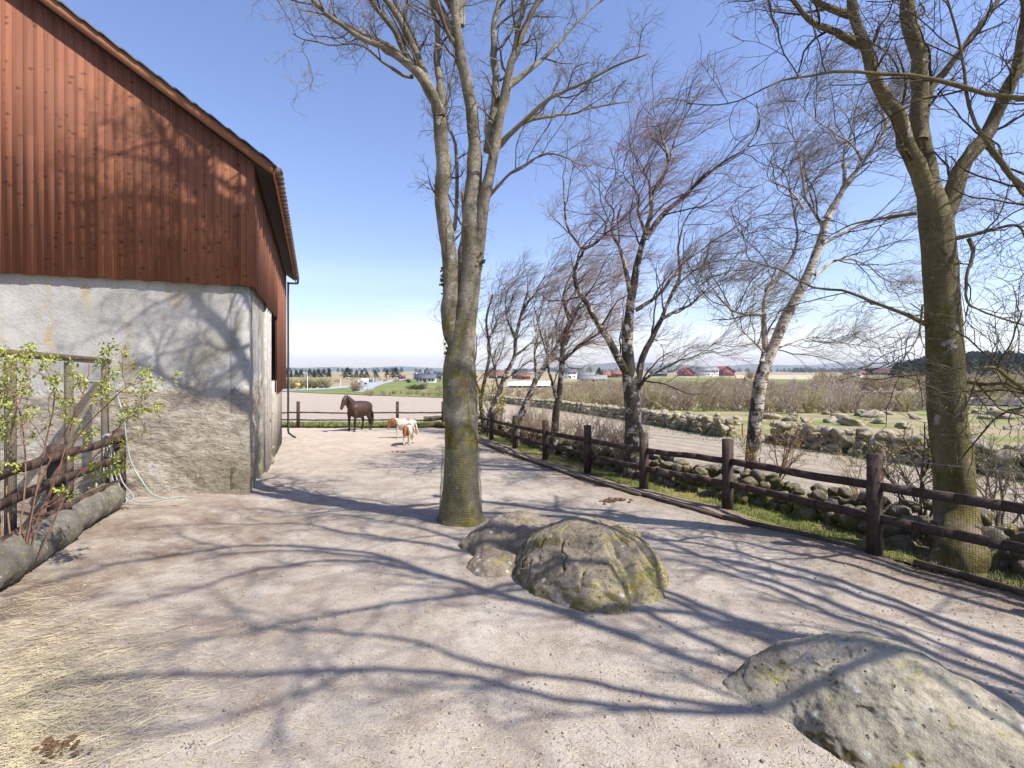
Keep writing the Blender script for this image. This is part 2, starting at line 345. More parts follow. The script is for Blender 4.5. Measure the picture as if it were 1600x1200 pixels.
MAT = dict(
    paddock=m_paddock(), verge=m_grass('verge_grass', (.10, .12, .025), (.20, .21, .06), (.25, .19, .11), (.5, .62), .9),
    land=m_grass('pasture', (.14, .14, .05), (.22, .20, .09), (.30, .24, .15), (.36, .5), .05),
    green=m_grass('bright_grass', (.10, .14, .035), (.17, .20, .06), (.22, .2, .10), (.5, .7), .05),
    pasture=m_grass('stony_pasture', (.09, .13, .025), (.17, .20, .05), (.27, .225, .14), (.38, .54), .22),
    field=m_field('harrowed_soil', (.31, .265, .21), (.43, .37, .30), math.radians(25), .9),
    ffield=m_field('sown_field', (.36, .30, .25), (.45, .38, .31), math.radians(-35), 2.2, .3),
    dfield=m_field('dry_reeds', (.42, .34, .24), (.5, .40, .3), 0, 30, .1),
    asphalt=plain('asphalt', (.30, .31, .33), .85, .08, .3), hills=m_grass('far_hills', (.05, .07, .04), (.09, .10, .06), (.12, .11, .08), (.4, .6), .002),
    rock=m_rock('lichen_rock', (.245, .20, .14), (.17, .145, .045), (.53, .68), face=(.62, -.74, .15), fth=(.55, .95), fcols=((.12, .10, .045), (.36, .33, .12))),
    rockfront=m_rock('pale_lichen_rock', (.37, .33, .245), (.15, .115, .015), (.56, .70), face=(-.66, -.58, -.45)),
    rocklow=m_rock('trodden_rock', (.23, .185, .135), (.14, .105, .05), (.6, .75), 1, False),
    wallstone=m_rock('field_stone', (.33, .28, .21), (.16, .15, .04), (.6, .75), 1.6, False),
    mossstone=m_rock('mossy_stone', (.17, .14, .10), (.10, .085, .02), (.54, .68), 1.6, False), pierstone=m_rock('pier_stone', (.27, .22, .16), (.2, .17, .1), (.7, .85), 2, False),
    bark=m_bark('grey_bark', (.15, .13, .09), (.32, .285, .215), (.17, .145, .025), mossamt=.5, low=(.085, .07, .04)),
    barkT=m_bark('green_bark', (.12, .10, .05), (.21, .18, .095), (.14, .125, .02), .38, low=(.25, .18, .135)),
    barkD=m_bark('dark_bark', (.085, .07, .05), (.16, .13, .10), mossamt=.3),
    birch=m_birch('birch_bark', .72), birchW=m_birch('white_birch_bark', .3),
    twigG=plain('grey_twigs', (.19, .16, .12), .9, .3), twigD=plain('dark_twigs', (.10, .08, .06), .9, .3),
    twigP=plain('purple_twigs', (.27, .185, .165), .9, .3), twigB=plain('brown_twigs', (.36, .27, .18), .9, .3, .3),
    twigO=plain('olive_twigs', (.37, .33, .18), .9, .3, .3), twigY=plain('grey_scrub', (.40, .34, .28), .9, .2, .2),
    bud=plain('fresh_leaves', (.36, .38, .06), .6, .35, 20), budY=plain('yellow_buds', (.42, .35, .06), .7, .3, 20),
    leaf=plain('young_leaves', (.24, .27, .045), .55, .4, 15), redstem=plain('reddish_stem', (.24, .13, .085), .7, .3, 12),
    conif=plain('conifer_needles', (.035, .055, .03), .9, .4, .2), juni=plain('dark_juniper', (.05, .08, .02), .9, .4, .6),
    bladeG=plain('grass_blades', (.15, .185, .05), .8, .35, 8), bladeD=plain('dry_blades', (.35, .27, .14), .8, .3, 8),
    straw=plain('straw', (.52, .45, .29), .7, .3, 9), dung=plain('dung', (.14, .08, .04), .9, .5, 30, bump=1),
    clad=m_wood('stained_boards', (.16, .066, .036), (.275, .113, .062)), cladS=m_wood('stained_side_boards', (.16, .066, .036), (.27, .11, .06), .15, 1),
    barge=m_wood('bargeboard_wood', (.27, .12, .06), (.33, .16, .085), 4, 0, False), conc=m_concrete(),
    dark=plain('dark_metal', (.035, .04, .042), .45, .2, 5), tile=plain('roof_tiles', (.06, .063, .065), .55, .3, 3),
    tilebr=plain('tile_edge', (.16, .10, .075), .7, .4, 3), soff=plain('soffit_boards', (.045, .035, .03), .9, .2, 4),
    post=m_timber('creosoted_timber', (.05, .033, .026), (.09, .06, .048)),
    plank=plain('edging_timber', (.085, .062, .04), .9, .4, 5, bump=.5), wire=plain('galvanised_wire', (.30, .30, .29), .5, .1, 5, .5),
    wired=plain('black_netting', (.05, .05, .048), .6, .1, 5), oldwood=plain('weathered_beam', (.13, .11, .065), .9, .35, 8, bump=.6),
    logm=m_rock('rough_log_bark', (.18, .165, .135), (.14, .12, .06), (.68, .82), 2.2, False), logend=plain('log_end', (.30, .24, .16), .9, .3, 10),
    hose=plain('green_hose', (.24, .32, .28), .5, .2, 5), rope=plain('grey_rope', (.26, .27, .28), .7, .3, 30), peb=plain('pebbles', (.29, .245, .20), .9, .6, 25),
    white=plain('white_paint', (.75, .75, .74), .6, .05), cream=plain('cream_paint', (.62, .57, .48), .7, .05), red=plain('red_paint', (.19, .04, .038), .7, .15, .3),
    redroof=plain('red_roof', (.19, .085, .065), .8, .2, .3), darkroof=plain('slate_roof', (.09, .10, .12), .7, .15, .3), greyroof=plain('grey_roof', (.22, .23, .24), .7, .1, .3),
    glass=plain('window_glass', (.04, .05, .07), .15, .1), sheet=plain('plastic_sheet', (.72, .75, .78), .4, .05, .3),
    yellow=plain('yellow_sign', (.85, .52, .03), .5, .02), signgrey=plain('grey_pole', (.45, .46, .47), .5, .05), blue=plain('blue_car_paint', (.05, .12, .35), .3, .05),
    tyre=plain('rubber', (.02, .02, .02), .8, .1), water=plain('water', (.10, .17, .30), .08, .1, .2), rust=plain('rusty_gate', (.22, .07, .03), .9, .3, 8),
    hoof=plain('hoof', (.06, .045, .035), .6, .2, 20), eye=plain('eye', (.01, .008, .006), .15, .1), mane=plain('black_mane', (.02, .015, .012), .7, .3, 40),
    maneC=plain('chestnut_mane', (.30, .13, .05), .7, .3, 40), maneW=plain('cream_tail', (.62, .52, .40), .7, .2, 40))
MAT['water'].node_tree.nodes['Principled BSDF'].inputs['Specular IOR Level'].default_value = .5

# ---------------------------------------------------------------- ground, fields, roads
def grid(name, xs, ys, zf, mat, kind='structure'):
    X, Y = np.meshgrid(xs, ys); Z = zf(X, Y); ny, nx = X.shape
    i = (np.arange(ny-1)[:, None]*nx+np.arange(nx-1)[None, :]).ravel()
    m = MB(); m.add(np.stack([X, Y, Z], -1), np.stack([i, i+1, i+nx+1, i+nx], -1))
    o = m.build(name, mat, smooth=True); return tag(o, kind=kind)
def strip(name, L, Rr, off, mat, n=60, k=8, kind='structure'):
    """sheet between two ground polylines (lists of xy), draped on the terrain"""
    L = resamp(np.array(L, float)[:, :2], n); Rr = resamp(np.array(Rr, float)[:, :2], n)
    t = np.linspace(0, 1, k)[None, :, None]; P = L[:, None]*(1-t)+Rr[:, None]*t
    Z = zl(P[..., 1])+off
    i = (np.arange(n-1)[:, None]*k+np.arange(k-1)[None]).ravel(); m = MB()
    m.add(np.concatenate([P, Z[..., None]], -1), np.stack([i, i+1, i+k+1, i+k], -1))
    o = m.build(name, mat, smooth=True)
    nn = o.data.polygons[0].normal.z
    if nn < 0: o.data.flip_normals()
    return tag(o, kind=kind)
def resamp(p, n):
    p = np.asarray(p, float); d = np.concatenate([[0], np.cumsum(np.linalg.norm(np.diff(p, axis=0), axis=1))])
    t = np.linspace(0, d[-1], n); return np.stack([np.interp(t, d, p[:, k]) for k in range(p.shape[1])], -1)
a = np.linspace(-1, 1, 150); xs = np.sinh(a*7.2)/math.sinh(7.2)*7500
b = np.linspace(0, 1, 170); ys = -30+np.concatenate([b*0])+ (np.exp(b*5.6)-1)/(math.exp(5.6)-1)*7600
grid('ground', xs, ys, lambda X, Y: zl(Y)-.05-.0012*np.maximum(Y, 0), MAT['land'])
def zpad(X, Y):
    p = np.stack([X*.9, Y*.9, X*0], -1); q = np.stack([X*7, Y*7, X*0+3], -1)
    return zg(X, Y)+.03*fbm(p, 3)+.008*fbm(q, 2)
# paddock: quad-bounded by the fences
FR = [G(1367, 867), G(1137, 795), G(1006, 765), G(918, 738), G(852, 718), G(805, 701), G(768, 687), G(738, 676), G(702, 667)]
FR = [A(6.42, 4.75, 0), *FR]
fr = np.array([p[:2] for p in FR]); FD = nrm(fr[1]-fr[0]); FN = A(-FD[1], FD[0])*-1
if FN[0] < 0: FN = -FN
fy = np.array([8.9-2.35*3, *fr[:, 1]]); fx = np.array([fr[0, 0]+1.05*1.3, *fr[:, 0]]); BF = 28.0
fy[0] = -2; fx[0] = 9.3
def fencex(Y): return np.interp(Y, fy, fx)
def pad_sheet():
    ny, nx = 330, 300; v = np.linspace(0, 1, ny); Y = -1.5+(BF+1.1)*v**1.35
    u = np.linspace(0, 1, nx); xr = fencex(Y)-.02; xl = -9-.75*np.maximum(Y-4, 0)
    X = xl[:, None]*(1-u)+xr[:, None]*u; YY = np.repeat(Y[:, None], nx, 1); Z = zpad(X, YY)
    i = (np.arange(ny-1)[:, None]*nx+np.arange(nx-1)[None]).ravel(); m = MB()
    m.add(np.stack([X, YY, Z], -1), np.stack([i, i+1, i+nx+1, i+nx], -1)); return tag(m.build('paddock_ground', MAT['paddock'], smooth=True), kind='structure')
pad_sheet()
# far wall line, field between walls
FW = np.array([G(760, 624)[:2], G(800, 631)[:2], G(870, 639)[:2], G(980, 655)[:2], G(1145, 684)[:2], G(1250, 697)[:2], G(1400, 719)[:2], A(13.6, 11.5), A(14.6, 6), A(15, 0)])
nf = np.array([[np.interp(y, fy, fx), y] for y in np.linspace(27, -2, 12)])
strip('grass_verge', nf-A(.02, 0), nf+A(1.9, .4), -.012, MAT['verge'])
strip('harrowed_field', np.vstack([[-4.6, 62], [-2.6, 40], [-1.5, 30], nf+A(1.4, .3)]), np.vstack([[FW[0]], FW]), .004, MAT['field'], 120, 10)
strip('stony_pasture', FW, FW+A(60, 28)*np.linspace(.6, 1, len(FW))[:, None], .004, MAT['pasture'], 80, 20)
strip('back_verge', [(-22, 30.6), (-2.8, 30.6)], [(-22, 28.4), (-2.8, 28.4)], .006, MAT['verge'], 30, 5)
strip('far_field', [G(300, 611)[:2], G(445, 612)[:2], G(560, 617)[:2], G(700, 622)[:2], G(775, 625)[:2]], [(-30, 30.7), (-16, 30.7), (-10, 30.7), (-4, 30.7), (-3.0, 30.6)], -.02, MAT['ffield'], 40, 60)
strip('green_slope', [G(440, 609)[:2], G(560, 602.5)[:2], G(640, 594)[:2], G(720, 594)[:2]], [G(440, 611.5)[:2], G(560, 616.5)[:2], G(650, 620)[:2], G(720, 622)[:2]], .02, MAT['green'], 40, 20)
def pixroad(name, pts, wd, off, mat):
    P = resamp(np.array([G(x, y)[:2] for x, y in pts]), 60); T = nrm(np.gradient(P, axis=0)); Nn = np.stack([-T[:, 1], T[:, 0]], -1)
    wd = wd if np.ndim(wd) else np.full(60, wd)
    return strip(name, P-Nn*wd[:, None]/2, P+Nn*wd[:, None]/2, off, mat, 60, 3)
pixroad('road', [(380, 612), (445, 610.5), (500, 608.2), (545, 604.2), (575, 600.3), (610, 595.5), (636, 592.2)], 9.0, .12, MAT['asphalt'])
pixroad('side_road', [(566, 613), (575, 606), (590, 600.5), (606, 597)], 4.5, .14, MAT['asphalt'])
strip('brown_reed_field', [G(1270, 611.5)[:2], G(1440, 611)[:2], G(1640, 611)[:2]], [G(1270, 626)[:2], G(1440, 627)[:2], G(1640, 629)[:2]], .05, MAT['dfield'], 20, 8)
strip('pale_hill_field', [G(1150, 586)[:2], G(1330, 586)[:2]], [G(1150, 592)[:2], G(1330, 594)[:2]], .2, MAT['dfield'], 20, 8)
strip('green_far_field', [G(930, 590)[:2], G(1300, 592)[:2]], [G(880, 600)[:2], G(1300, 602)[:2]], .15, MAT['green'], 20, 8)
strip('pond_water', [G(1490, 624)[:2], G(1600, 624.5)[:2]], [G(1490, 633)[:2], G(1600, 634)[:2]], .06, MAT['water'], 8, 3)
strip('stream_water', [G(1385, 626)[:2], G(1440, 626)[:2]], [G(1385, 629.5)[:2], G(1440, 630)[:2]], .1, MAT['water'], 8, 3)
def hillz(X, Y):
    r = fbm(np.stack([X/1300, Y/1500, X*0], -1), 4)
    return -20+(np.clip(62+75*r, 0, 300))*sst(3800, 5200, Y)
grid('hills', np.linspace(-6500, 6500, 220), np.linspace(3700, 6400, 26), hillz, MAT['hills'])

# ---------------------------------------------------------------- stones, rocks
def ico(n):
    import bmesh
    bm = bmesh.new(); bmesh.ops.create_icosphere(bm, subdivisions=n, radius=1)
    v = np.array([x.co[:] for x in bm.verts]); f = np.array([[q.index for q in p.verts] for p in bm.faces]); bm.free(); return v, f
def stone_templates(n, sub=3, amp=.28, sq=.75):
    v0, f0 = ico(sub); out = []
    for k in range(n):
        v = np.sign(v0)*np.abs(v0)**sq; v = v*(1+amp*fbm(v0*1.3+11*k, 3)[:, None]); 
        for c in range(4):      # flat facets
            d = nrm(rng.normal(size=3)); h = v@d; lim = .72+.15*rng.random(); v = v-np.maximum(h-lim, 0)[:, None]*d*.85
        out.append(v)
    return out, f0
ST, SF = stone_templates(12, 3, .34, .85)
def add_stone(m, c, s, rz=None, k=None):
    k = int(rng.integers(len(ST))) if k is None else k
    v = rot(ST[k]*np.array(s), rng.normal()*.25, rng.normal()*.25, rng.random()*6.3 if rz is None else rz)+np.array(c); m.add(v, None, SF)
def stone_wall(name, line, h, size, label, mat, thick=.45, jit=.1, group=None, zoff=0):
    line = np.asarray(line, float); L = np.linalg.norm(np.diff(line, axis=0), axis=1).sum(); m = MB()
    layers = max(2, int(round(h/(size*.64))))
    for lay in range(layers):
        for row in (-1, 1):
            s = rng.random()*size
            while s < L:
                sz = size*(.6+.75*rng.random())*(1-.12*lay)
                f = s/L; p = resamp(line, 200)[int(f*199)]; t = nrm(resamp(line, 200)[min(199, int(f*199)+1)]-resamp(line, 200)[max(0, int(f*199)-1)])
                nn = A(-t[1], t[0]); o = row*thick*(.5-.13*lay/layers)+rng.normal()*jit*.35
                z = float(zl(p[1]))+size*.25+lay*size*.62+rng.normal()*jit*.2+zoff
                if not (lay == layers-1 and rng.random() < .25):
                    add_stone(m, (p[0]+nn[0]*o, p[1]+nn[1]*o, z), (sz*.62, sz*.5, sz*(.40+.12*rng.random())), math.atan2(t[1], t[0])+rng.normal()*.3)
                s += sz*1.02
    o = m.build(name, mat, smooth=True); return tag(o, label, 'stone wall', group)
r0, r1 = resamp(FW[:5], 400), None
stone_wall('stone_wall', FW[0:5], .85, .44, 'long dry stone wall of rounded boulders beyond the harrowed field, ending at the gap', MAT['wallstone'], .6)
stone_wall('stone_wall', np.array([G(1216, 690)[:2], *FW[5:]]), .9, .46, 'dry stone wall of round boulders to the right of the gap, behind the big green-barked tree', MAT['wallstone'], .6)
nfw = np.array([[np.interp(y, fy, fx)+1.05+.012*y, y+.35] for y in np.linspace(27, 2, 26)])
stone_wall('stone_wall', nfw, .54, .31, 'low tumbled mossy stone wall right behind the brown rail fence', MAT['mossstone'], .7, .22, zoff=-.05)

def boulder(name, c, outl, H, label, mat, amp=.06, p=2.2, q=.75, fn=None, n=150, sink=.12, group=None, cat='boulder', pf=None):
    """outl: ground polygon around c; the top is domed over it"""
    o = np.array(outl)-np.array(c)[:2]; ang = np.arctan2(o[:, 1], o[:, 0]); rr = np.linalg.norm(o, axis=1); k = np.argsort(ang); ang, rr = ang[k], rr[k]
    ang = np.concatenate([ang-2*math.pi, ang, ang+2*math.pi]); rr = np.tile(rr, 3)
    th = np.linspace(-math.pi, math.pi, n*2, endpoint=False); R0 = np.interp(th, ang, rr)
    kn = (n//10)|1; kh = kn//2; ker = np.hanning(kn); ker /= ker.sum(); R0 = np.convolve(np.concatenate([R0[-kh:], R0, R0[:kh]]), ker, 'valid')
    s = np.linspace(0, 1, n)**.8; Sg, Tg = np.meshgrid(s, th, indexing='ij')
    R = Sg*R0[None]*1.03; X = c[0]+R*np.cos(Tg); Y = c[1]+R*np.sin(Tg)
    zb = zg(X, Y)-sink; pp = p if pf is None else pf(Tg); Z = zb+(H+sink)*np.clip(1-Sg**pp, 0, 1)**q
    if fn: dz = fn(X, Y, Sg, Tg); Z = Z+dz
    P = np.stack([X, Y, Z], -1)
    d = fbm(P*2.4+5, 5)*amp+fbm(P*9, 4)*amp*.22
    rad = nrm(np.stack([np.cos(Tg)*Sg, np.sin(Tg)*Sg, .25+1.1*(1-Sg)], -1)); P = P+rad*d[..., None]*np.minimum(1, Sg*8)[..., None]*np.where(Sg > .98, .5, 1)[..., None]
    i = (np.arange(n-1)[:, None]*2*n+np.arange(2*n)[None]); j = (np.arange(n-1)[:, None]*2*n+(np.arange(2*n)+1)[None] % (2*n))
    m = MB(); m.add(P, np.stack([i, i+2*n, j+2*n, j], -1).reshape(-1, 4)); ob = m.build(name, mat, smooth=True); return tag(ob, label, cat, group)
def g2(x, y): return G(x, y)[:2]
def flutes(X, Y, s, t):
    # grooves running down the right-hand flank of the big boulder
    wt = sst(.12, .5, s)*sst(-1.9, -1.3, t)*sst(1.2, .4, t)
    a = np.abs(np.sin(t*4.3+.9*fbm(np.stack([X*1.5, Y*1.5, X*0], -1), 2)))
    lump = -.17*wt*(1-a)**1.15-.07*wt*(1-np.abs(np.sin(t*9.5+1+.8*fbm(np.stack([X*2.5, Y*2.5, X*0+2], -1), 2))))**1.3
    crack = np.abs(fbm(np.stack([X*2.2, Y*2.2, X*0+4], -1), 3)); lump = lump-.045*np.exp(-(crack/.035)**2)*sst(.1, .4, s)
    st = sst(.0, .16, -(X-1.0)*.45-(Y-6.15)+.10*fbm(np.stack([X*3, Y*3, X*0], -1), 2))*sst(1.35, .75, X)
    return lump-.20*st*(1-s*.8)
boulder('boulder', (1.12, 6.45), [(.05, 7.0), (.0, 6.5), (.12, 5.95), (.42, 5.5), (.8, 5.22), (1.2, 5.15), (1.6, 5.42), (1.83, 5.9), (1.93, 6.5), (1.75, 7.1), (1.3, 7.6), (.7, 7.6)],
        .60, 'large domed boulder with yellow lichen and deep vertical grooves beside the tree in the paddock', MAT['rock'], .05, 2.9, .74, flutes, 200)
boulder('flat_rock', (.15, 7.6), [(-.80, 7.5), (-.55, 7.05), (0, 6.8), (.6, 6.7), (1.1, 7.3), (.9, 8.1), (.2, 8.5), (-.45, 8.2)], .42,
        'low brown trodden rock between the tree trunk and the large domed boulder', MAT['rocklow'], .06, 2.4, .8, None, 90, cat='rock')
boulder('small_rock', (-.22, 6.75), [(-.66, 6.7), (-.5, 6.35), (-.1, 6.25), (.2, 6.5), (.2, 6.95), (-.2, 7.15), (-.55, 7.05)], .17,
        'small low hump of worn rock at the left foot of the large domed boulder', MAT['rocklow'], .04, 2.2, .8, None, 80, cat='rock')
boulder('front_boulder', (2.68, 3.85), [(1.60, 4.05), (2.0, 4.30), (2.5, 4.35), (2.95, 4.0), (3.3, 3.5), (3.55, 2.9), (3.6, 2.2), (3.1, 1.9), (2.6, 2.4), (2.2, 3.0), (1.95, 3.5), (1.75, 3.8)],
        .50, 'pale grey wedge-shaped boulder with mossy left flank in the bottom right foreground', MAT['rockfront'], .045, 1.5, .95, None, 220, pf=lambda t: 1.7+.5*np.exp(-((t+2.0)/1.1)**2))
# loose rocks on the pasture beyond the far wall
pr = [(1040, 645, .5), (1058, 648, .55), (1078, 647, .4), (1120, 652, .5), (1118, 660, .6), (1152, 655, .45), (1152, 664, .3), (1012, 646, .3), (1205, 655, .8), (1232, 658, .6), (1260, 660, .5), (1300, 661, .6), (1330, 665, .8), (1312, 654, .7), (1345, 650, .8), (1362, 652, 1.0), (1385, 648, .7), (1372, 662, .6), (1410, 668, .6), (1416, 670, .5), (1430, 655, .6), (1540, 655, .6), (1552, 652, .9), (1575, 655, .7), (1530, 690, .35), (1585, 672, .5), (1290, 648, .5), (1525, 646, .6), (1560, 644, .8), (1592, 646, .9), (862, 633, 1.1), (1083, 640, .5), (1240, 650, .5)]
for k, (x, y, s) in enumerate(pr):
    m = MB(); p = G(x, y); add_stone(m, (0, 0, s*.12), (s*.8, s*.6, s*.38), k=k % 9)
    o = m.build('field_rock', MAT['wallstone'], smooth=True); o.location = p
    tag(o, 'pale loose rock lying in the grass beyond the far stone wall', 'rock', 'loose rocks scattered over the stony pasture')

# ---------------------------------------------------------------- trees
def spline(p, r, n):
    p = np.asarray(p, float); k = len(p); r = np.asarray(r, float)
    if k == 2: t = np.linspace(0, 1, n)[:, None]; return p[0]*(1-t)+p[1]*t, np.interp(np.linspace(0, 1, n), [0, 1], r)
    q = np.vstack([2*p[0]-p[1], p, 2*p[-1]-p[-2]]); t = np.linspace(0, k-1-1e-6, n); i = t.astype(int); f = (t-i)[:, None]
    a, b, c, d = q[i], q[i+1], q[i+2], q[i+3]
    return .5*((2*b)+(-a+c)*f+(2*a-5*b+4*c-d)*f*f+(-a+3*b-3*c+d)*f**3), np.interp(t, np.arange(k), r)
def grow(P, R, n, t0, t1, ang, L, K, bias, wig, rr, rmin, trop=.15, absL=None, cap=9.):
    N, Kp, _ = P.shape; M = N*n; idx = np.repeat(np.arange(N), n)
    t = t0+(t1-t0)*((np.tile(np.arange(n), N)+rng.random(M))/n)
    f = t*(Kp-1)*.9999; i0 = f.astype(int); fr_ = (f-i0)[:, None]
    pos = P[idx, i0]*(1-fr_)+P[idx, i0+1]*fr_; tan = nrm(P[idx, i0+1]-P[idx, i0]); r = R[idx, i0]*(1-fr_[:, 0])+R[idx, i0+1]*fr_[:, 0]
    pl = np.linalg.norm(np.diff(P, axis=1), axis=2).sum(1)[idx]
    v = rng.normal(size=(M, 3)); v -= (v*tan).sum(1, keepdims=True)*tan; v = nrm(v)
    a = ang+rng.normal(size=M)*.18; d = nrm(np.cos(a)[:, None]*tan+np.sin(a)[:, None]*v+bias*.35)
    ln = (L*pl*(1-.55*t) if absL is None else absL*(1-.3*t))*rng.uniform(.55, 1.25, M); step = (ln/(K-1))[:, None]
    out = [pos]
    for k in range(K-1):
        d = nrm(d+wig*rng.normal(size=(M, 3))+bias*trop); pos = pos+d*step; out.append(pos)
    Q = np.stack(out, 1); r0 = np.maximum(np.minimum(r*rr, cap), rmin*1.3); s = np.linspace(0, 1, K)[None]
    return Q, r0[:, None]*(1-s)**.85*(1-rmin/r0[:, None])+rmin
def limb(D0, pts, r0, r1, D1=None):
    """traced limb: photo pixels, depth from D0 to D1 (metres); radii in metres"""
    D1 = D0 if D1 is None else D1; n = len(pts); Ds = np.linspace(D0, D1, n)
    return np.array([PX(x, y, d) for (x, y), d in zip(pts, Ds)]), np.geomspace(r0, r1*.6, n)
def tree(name, base, trunk, limbs, spec, label, cat, mats, group=None, buds=None, budsz=.02, ntr=60, sidest=20, ext=None, bump=.06, flare=1.0):
    root = empty(name, base); tag(root, label, cat, group); m = MB()
    tp, tr = spline(*trunk, ntr)
    # trunk with noise and a flared foot
    sd = sidest*2; T = nrm(np.gradient(tp, axis=0)); U = nrm(np.cross(T, A(.1, 1, 0))); V = np.cross(T, U); an = np.arange(sd)/sd*2*math.pi
    hh = (tp[:, 2]-tp[0, 2])[:, None]; fl = 1+flare*.38*np.exp(-np.maximum(hh, 0)/.22)*(1+.35*np.cos(an*5+1)[None])
    ring0 = np.cos(an)[None, :, None]*U[:, None]+np.sin(an)[None, :, None]*V[:, None]
    nz = 1+bump*fbm((tp[:, None]+ring0*.35)*A(2.2, 2.2, 1.1)+len(name), 3)+bump*.4*fbm((tp[:, None]+ring0*.3)*6, 3)
    ring = tp[:, None]+ring0*(tr[:, None]*nz*fl)[..., None]
    i = (np.arange(ntr-1)[:, None]*sd+np.arange(sd)[None]); j = (np.arange(ntr-1)[:, None]*sd+(np.arange(sd)+1)[None] % sd)
    m.add(ring, np.stack([i, j, j+sd, i+sd], -1).reshape(-1, 4))
    KP = 22; LP = []; LR = []
    for p, r in limbs:
        q, rr = spline(p, r, KP); ln = np.linalg.norm(np.diff(q, axis=0), axis=1).sum()
        wob = np.stack([fbm(q*1.7+k*31+len(LP)*7, 3) for k in range(3)], -1)*min(.05*ln, .10)*np.sin(np.linspace(0, math.pi, KP))[:, None]*.6
        q = q+wob; LP.append(q); LR.append(rr)
        sdl = 12; rrb = rr*(1+.06*rng.normal(size=KP))
        m.tubes(q, rrb, sdl, True)
    m.build('trunk', mats[0], root, True).location = -np.array(base)
    P = np.array(LP); R = np.array(LR); tw = MB(); big = MB(); first = True; ends = []
    for sp in spec:
        P, R = grow(P, R, **sp); sides = 5 if first else 3
        (big if first else tw).tubes(P, R, sides); ends.append(P[:, -1]); first = False
        br = big.build('branches', mats[0] if len(mats) < 3 else mats[2], root, True); br.location = -np.array(base)
    tw.build('crown', mats[1], root).location = -np.array(base)
    if buds:
        pts = P.reshape(-1, 3); sel = pts[rng.random(len(pts)) < buds[1]]
        if len(buds) > 2: sel = sel[buds[2](sel)]
        leaves(sel, budsz, buds[0], root, base)
    return root
def leaves(c, s, mat, root, base, name='leaves'):
    n = len(c); a = nrm(rng.normal(size=(n, 3))); b = nrm(np.cross(a, rng.normal(size=(n, 3)))); z = s*rng.uniform(.5, 1.3, (n, 1))
    cc = c+rng.normal(size=(n, 3))*s*.6; v = np.stack([cc, cc+a*z+b*z*.45, cc+a*z*2, cc+a*z-b*z*.45], 1)
    m = MB(); m.add(v, np.arange(n*4).reshape(-1, 4)); o = m.build(name, mat, root); o.location = -np.array(base); return o
UP = A(0, 0, 1)
# -- main ash-like tree in the paddock
D = 8.98
def z6(*p): return [(420+x*.4, y*.4) for x, y in p]
def z8(*p): return [(1180+x*.4667, y*.4667) for x, y in p]
def z7(*p): return [(840+x*.45, 80+y*.45) for x, y in p]
b0 = G(720, 812)
trunk = (np.array([b0-A(0, 0, .15), b0+A(0, 0, .15), PX(721, 720, D), PX(720, 650, D), PX(718, 590, D), PX(720, 550, D), PX(724, 515, D), PX(735, 440, D), PX(738, 390, D), PX(737, 320, D)]),
         [.36, .345, .30, .285, .30, .25, .22, .185, .175, .165])
pxm = D/F
def gable_limb(pts, L0, L1, r0_, r1_, pre=()):
    # limb of the upper crown, found by walking from its shadow on the gable towards the sun
    gc = G(390, 779); out = [A(*q) for q in pre]
    for (x, y), L in zip(pts, np.linspace(L0, L1, len(pts))):
        kx = (x-800)/F; t_ = (kx*gc[1]-gc[0])/(.93-kx*.3666); Y_ = gc[1]+.3666*t_; X_ = gc[0]+.93*t_; z_ = CZ+(HZ-y)/F*Y_
        out.append(A(X_+TS[0]*L, Y_+TS[1]*L, z_+L*math.tan(e)))
    return np.array(out), np.geomspace(r0_, r1_*.6, len(out))
PS = (PX(716, 40, 8.9), PX(712, -60, 8.7))
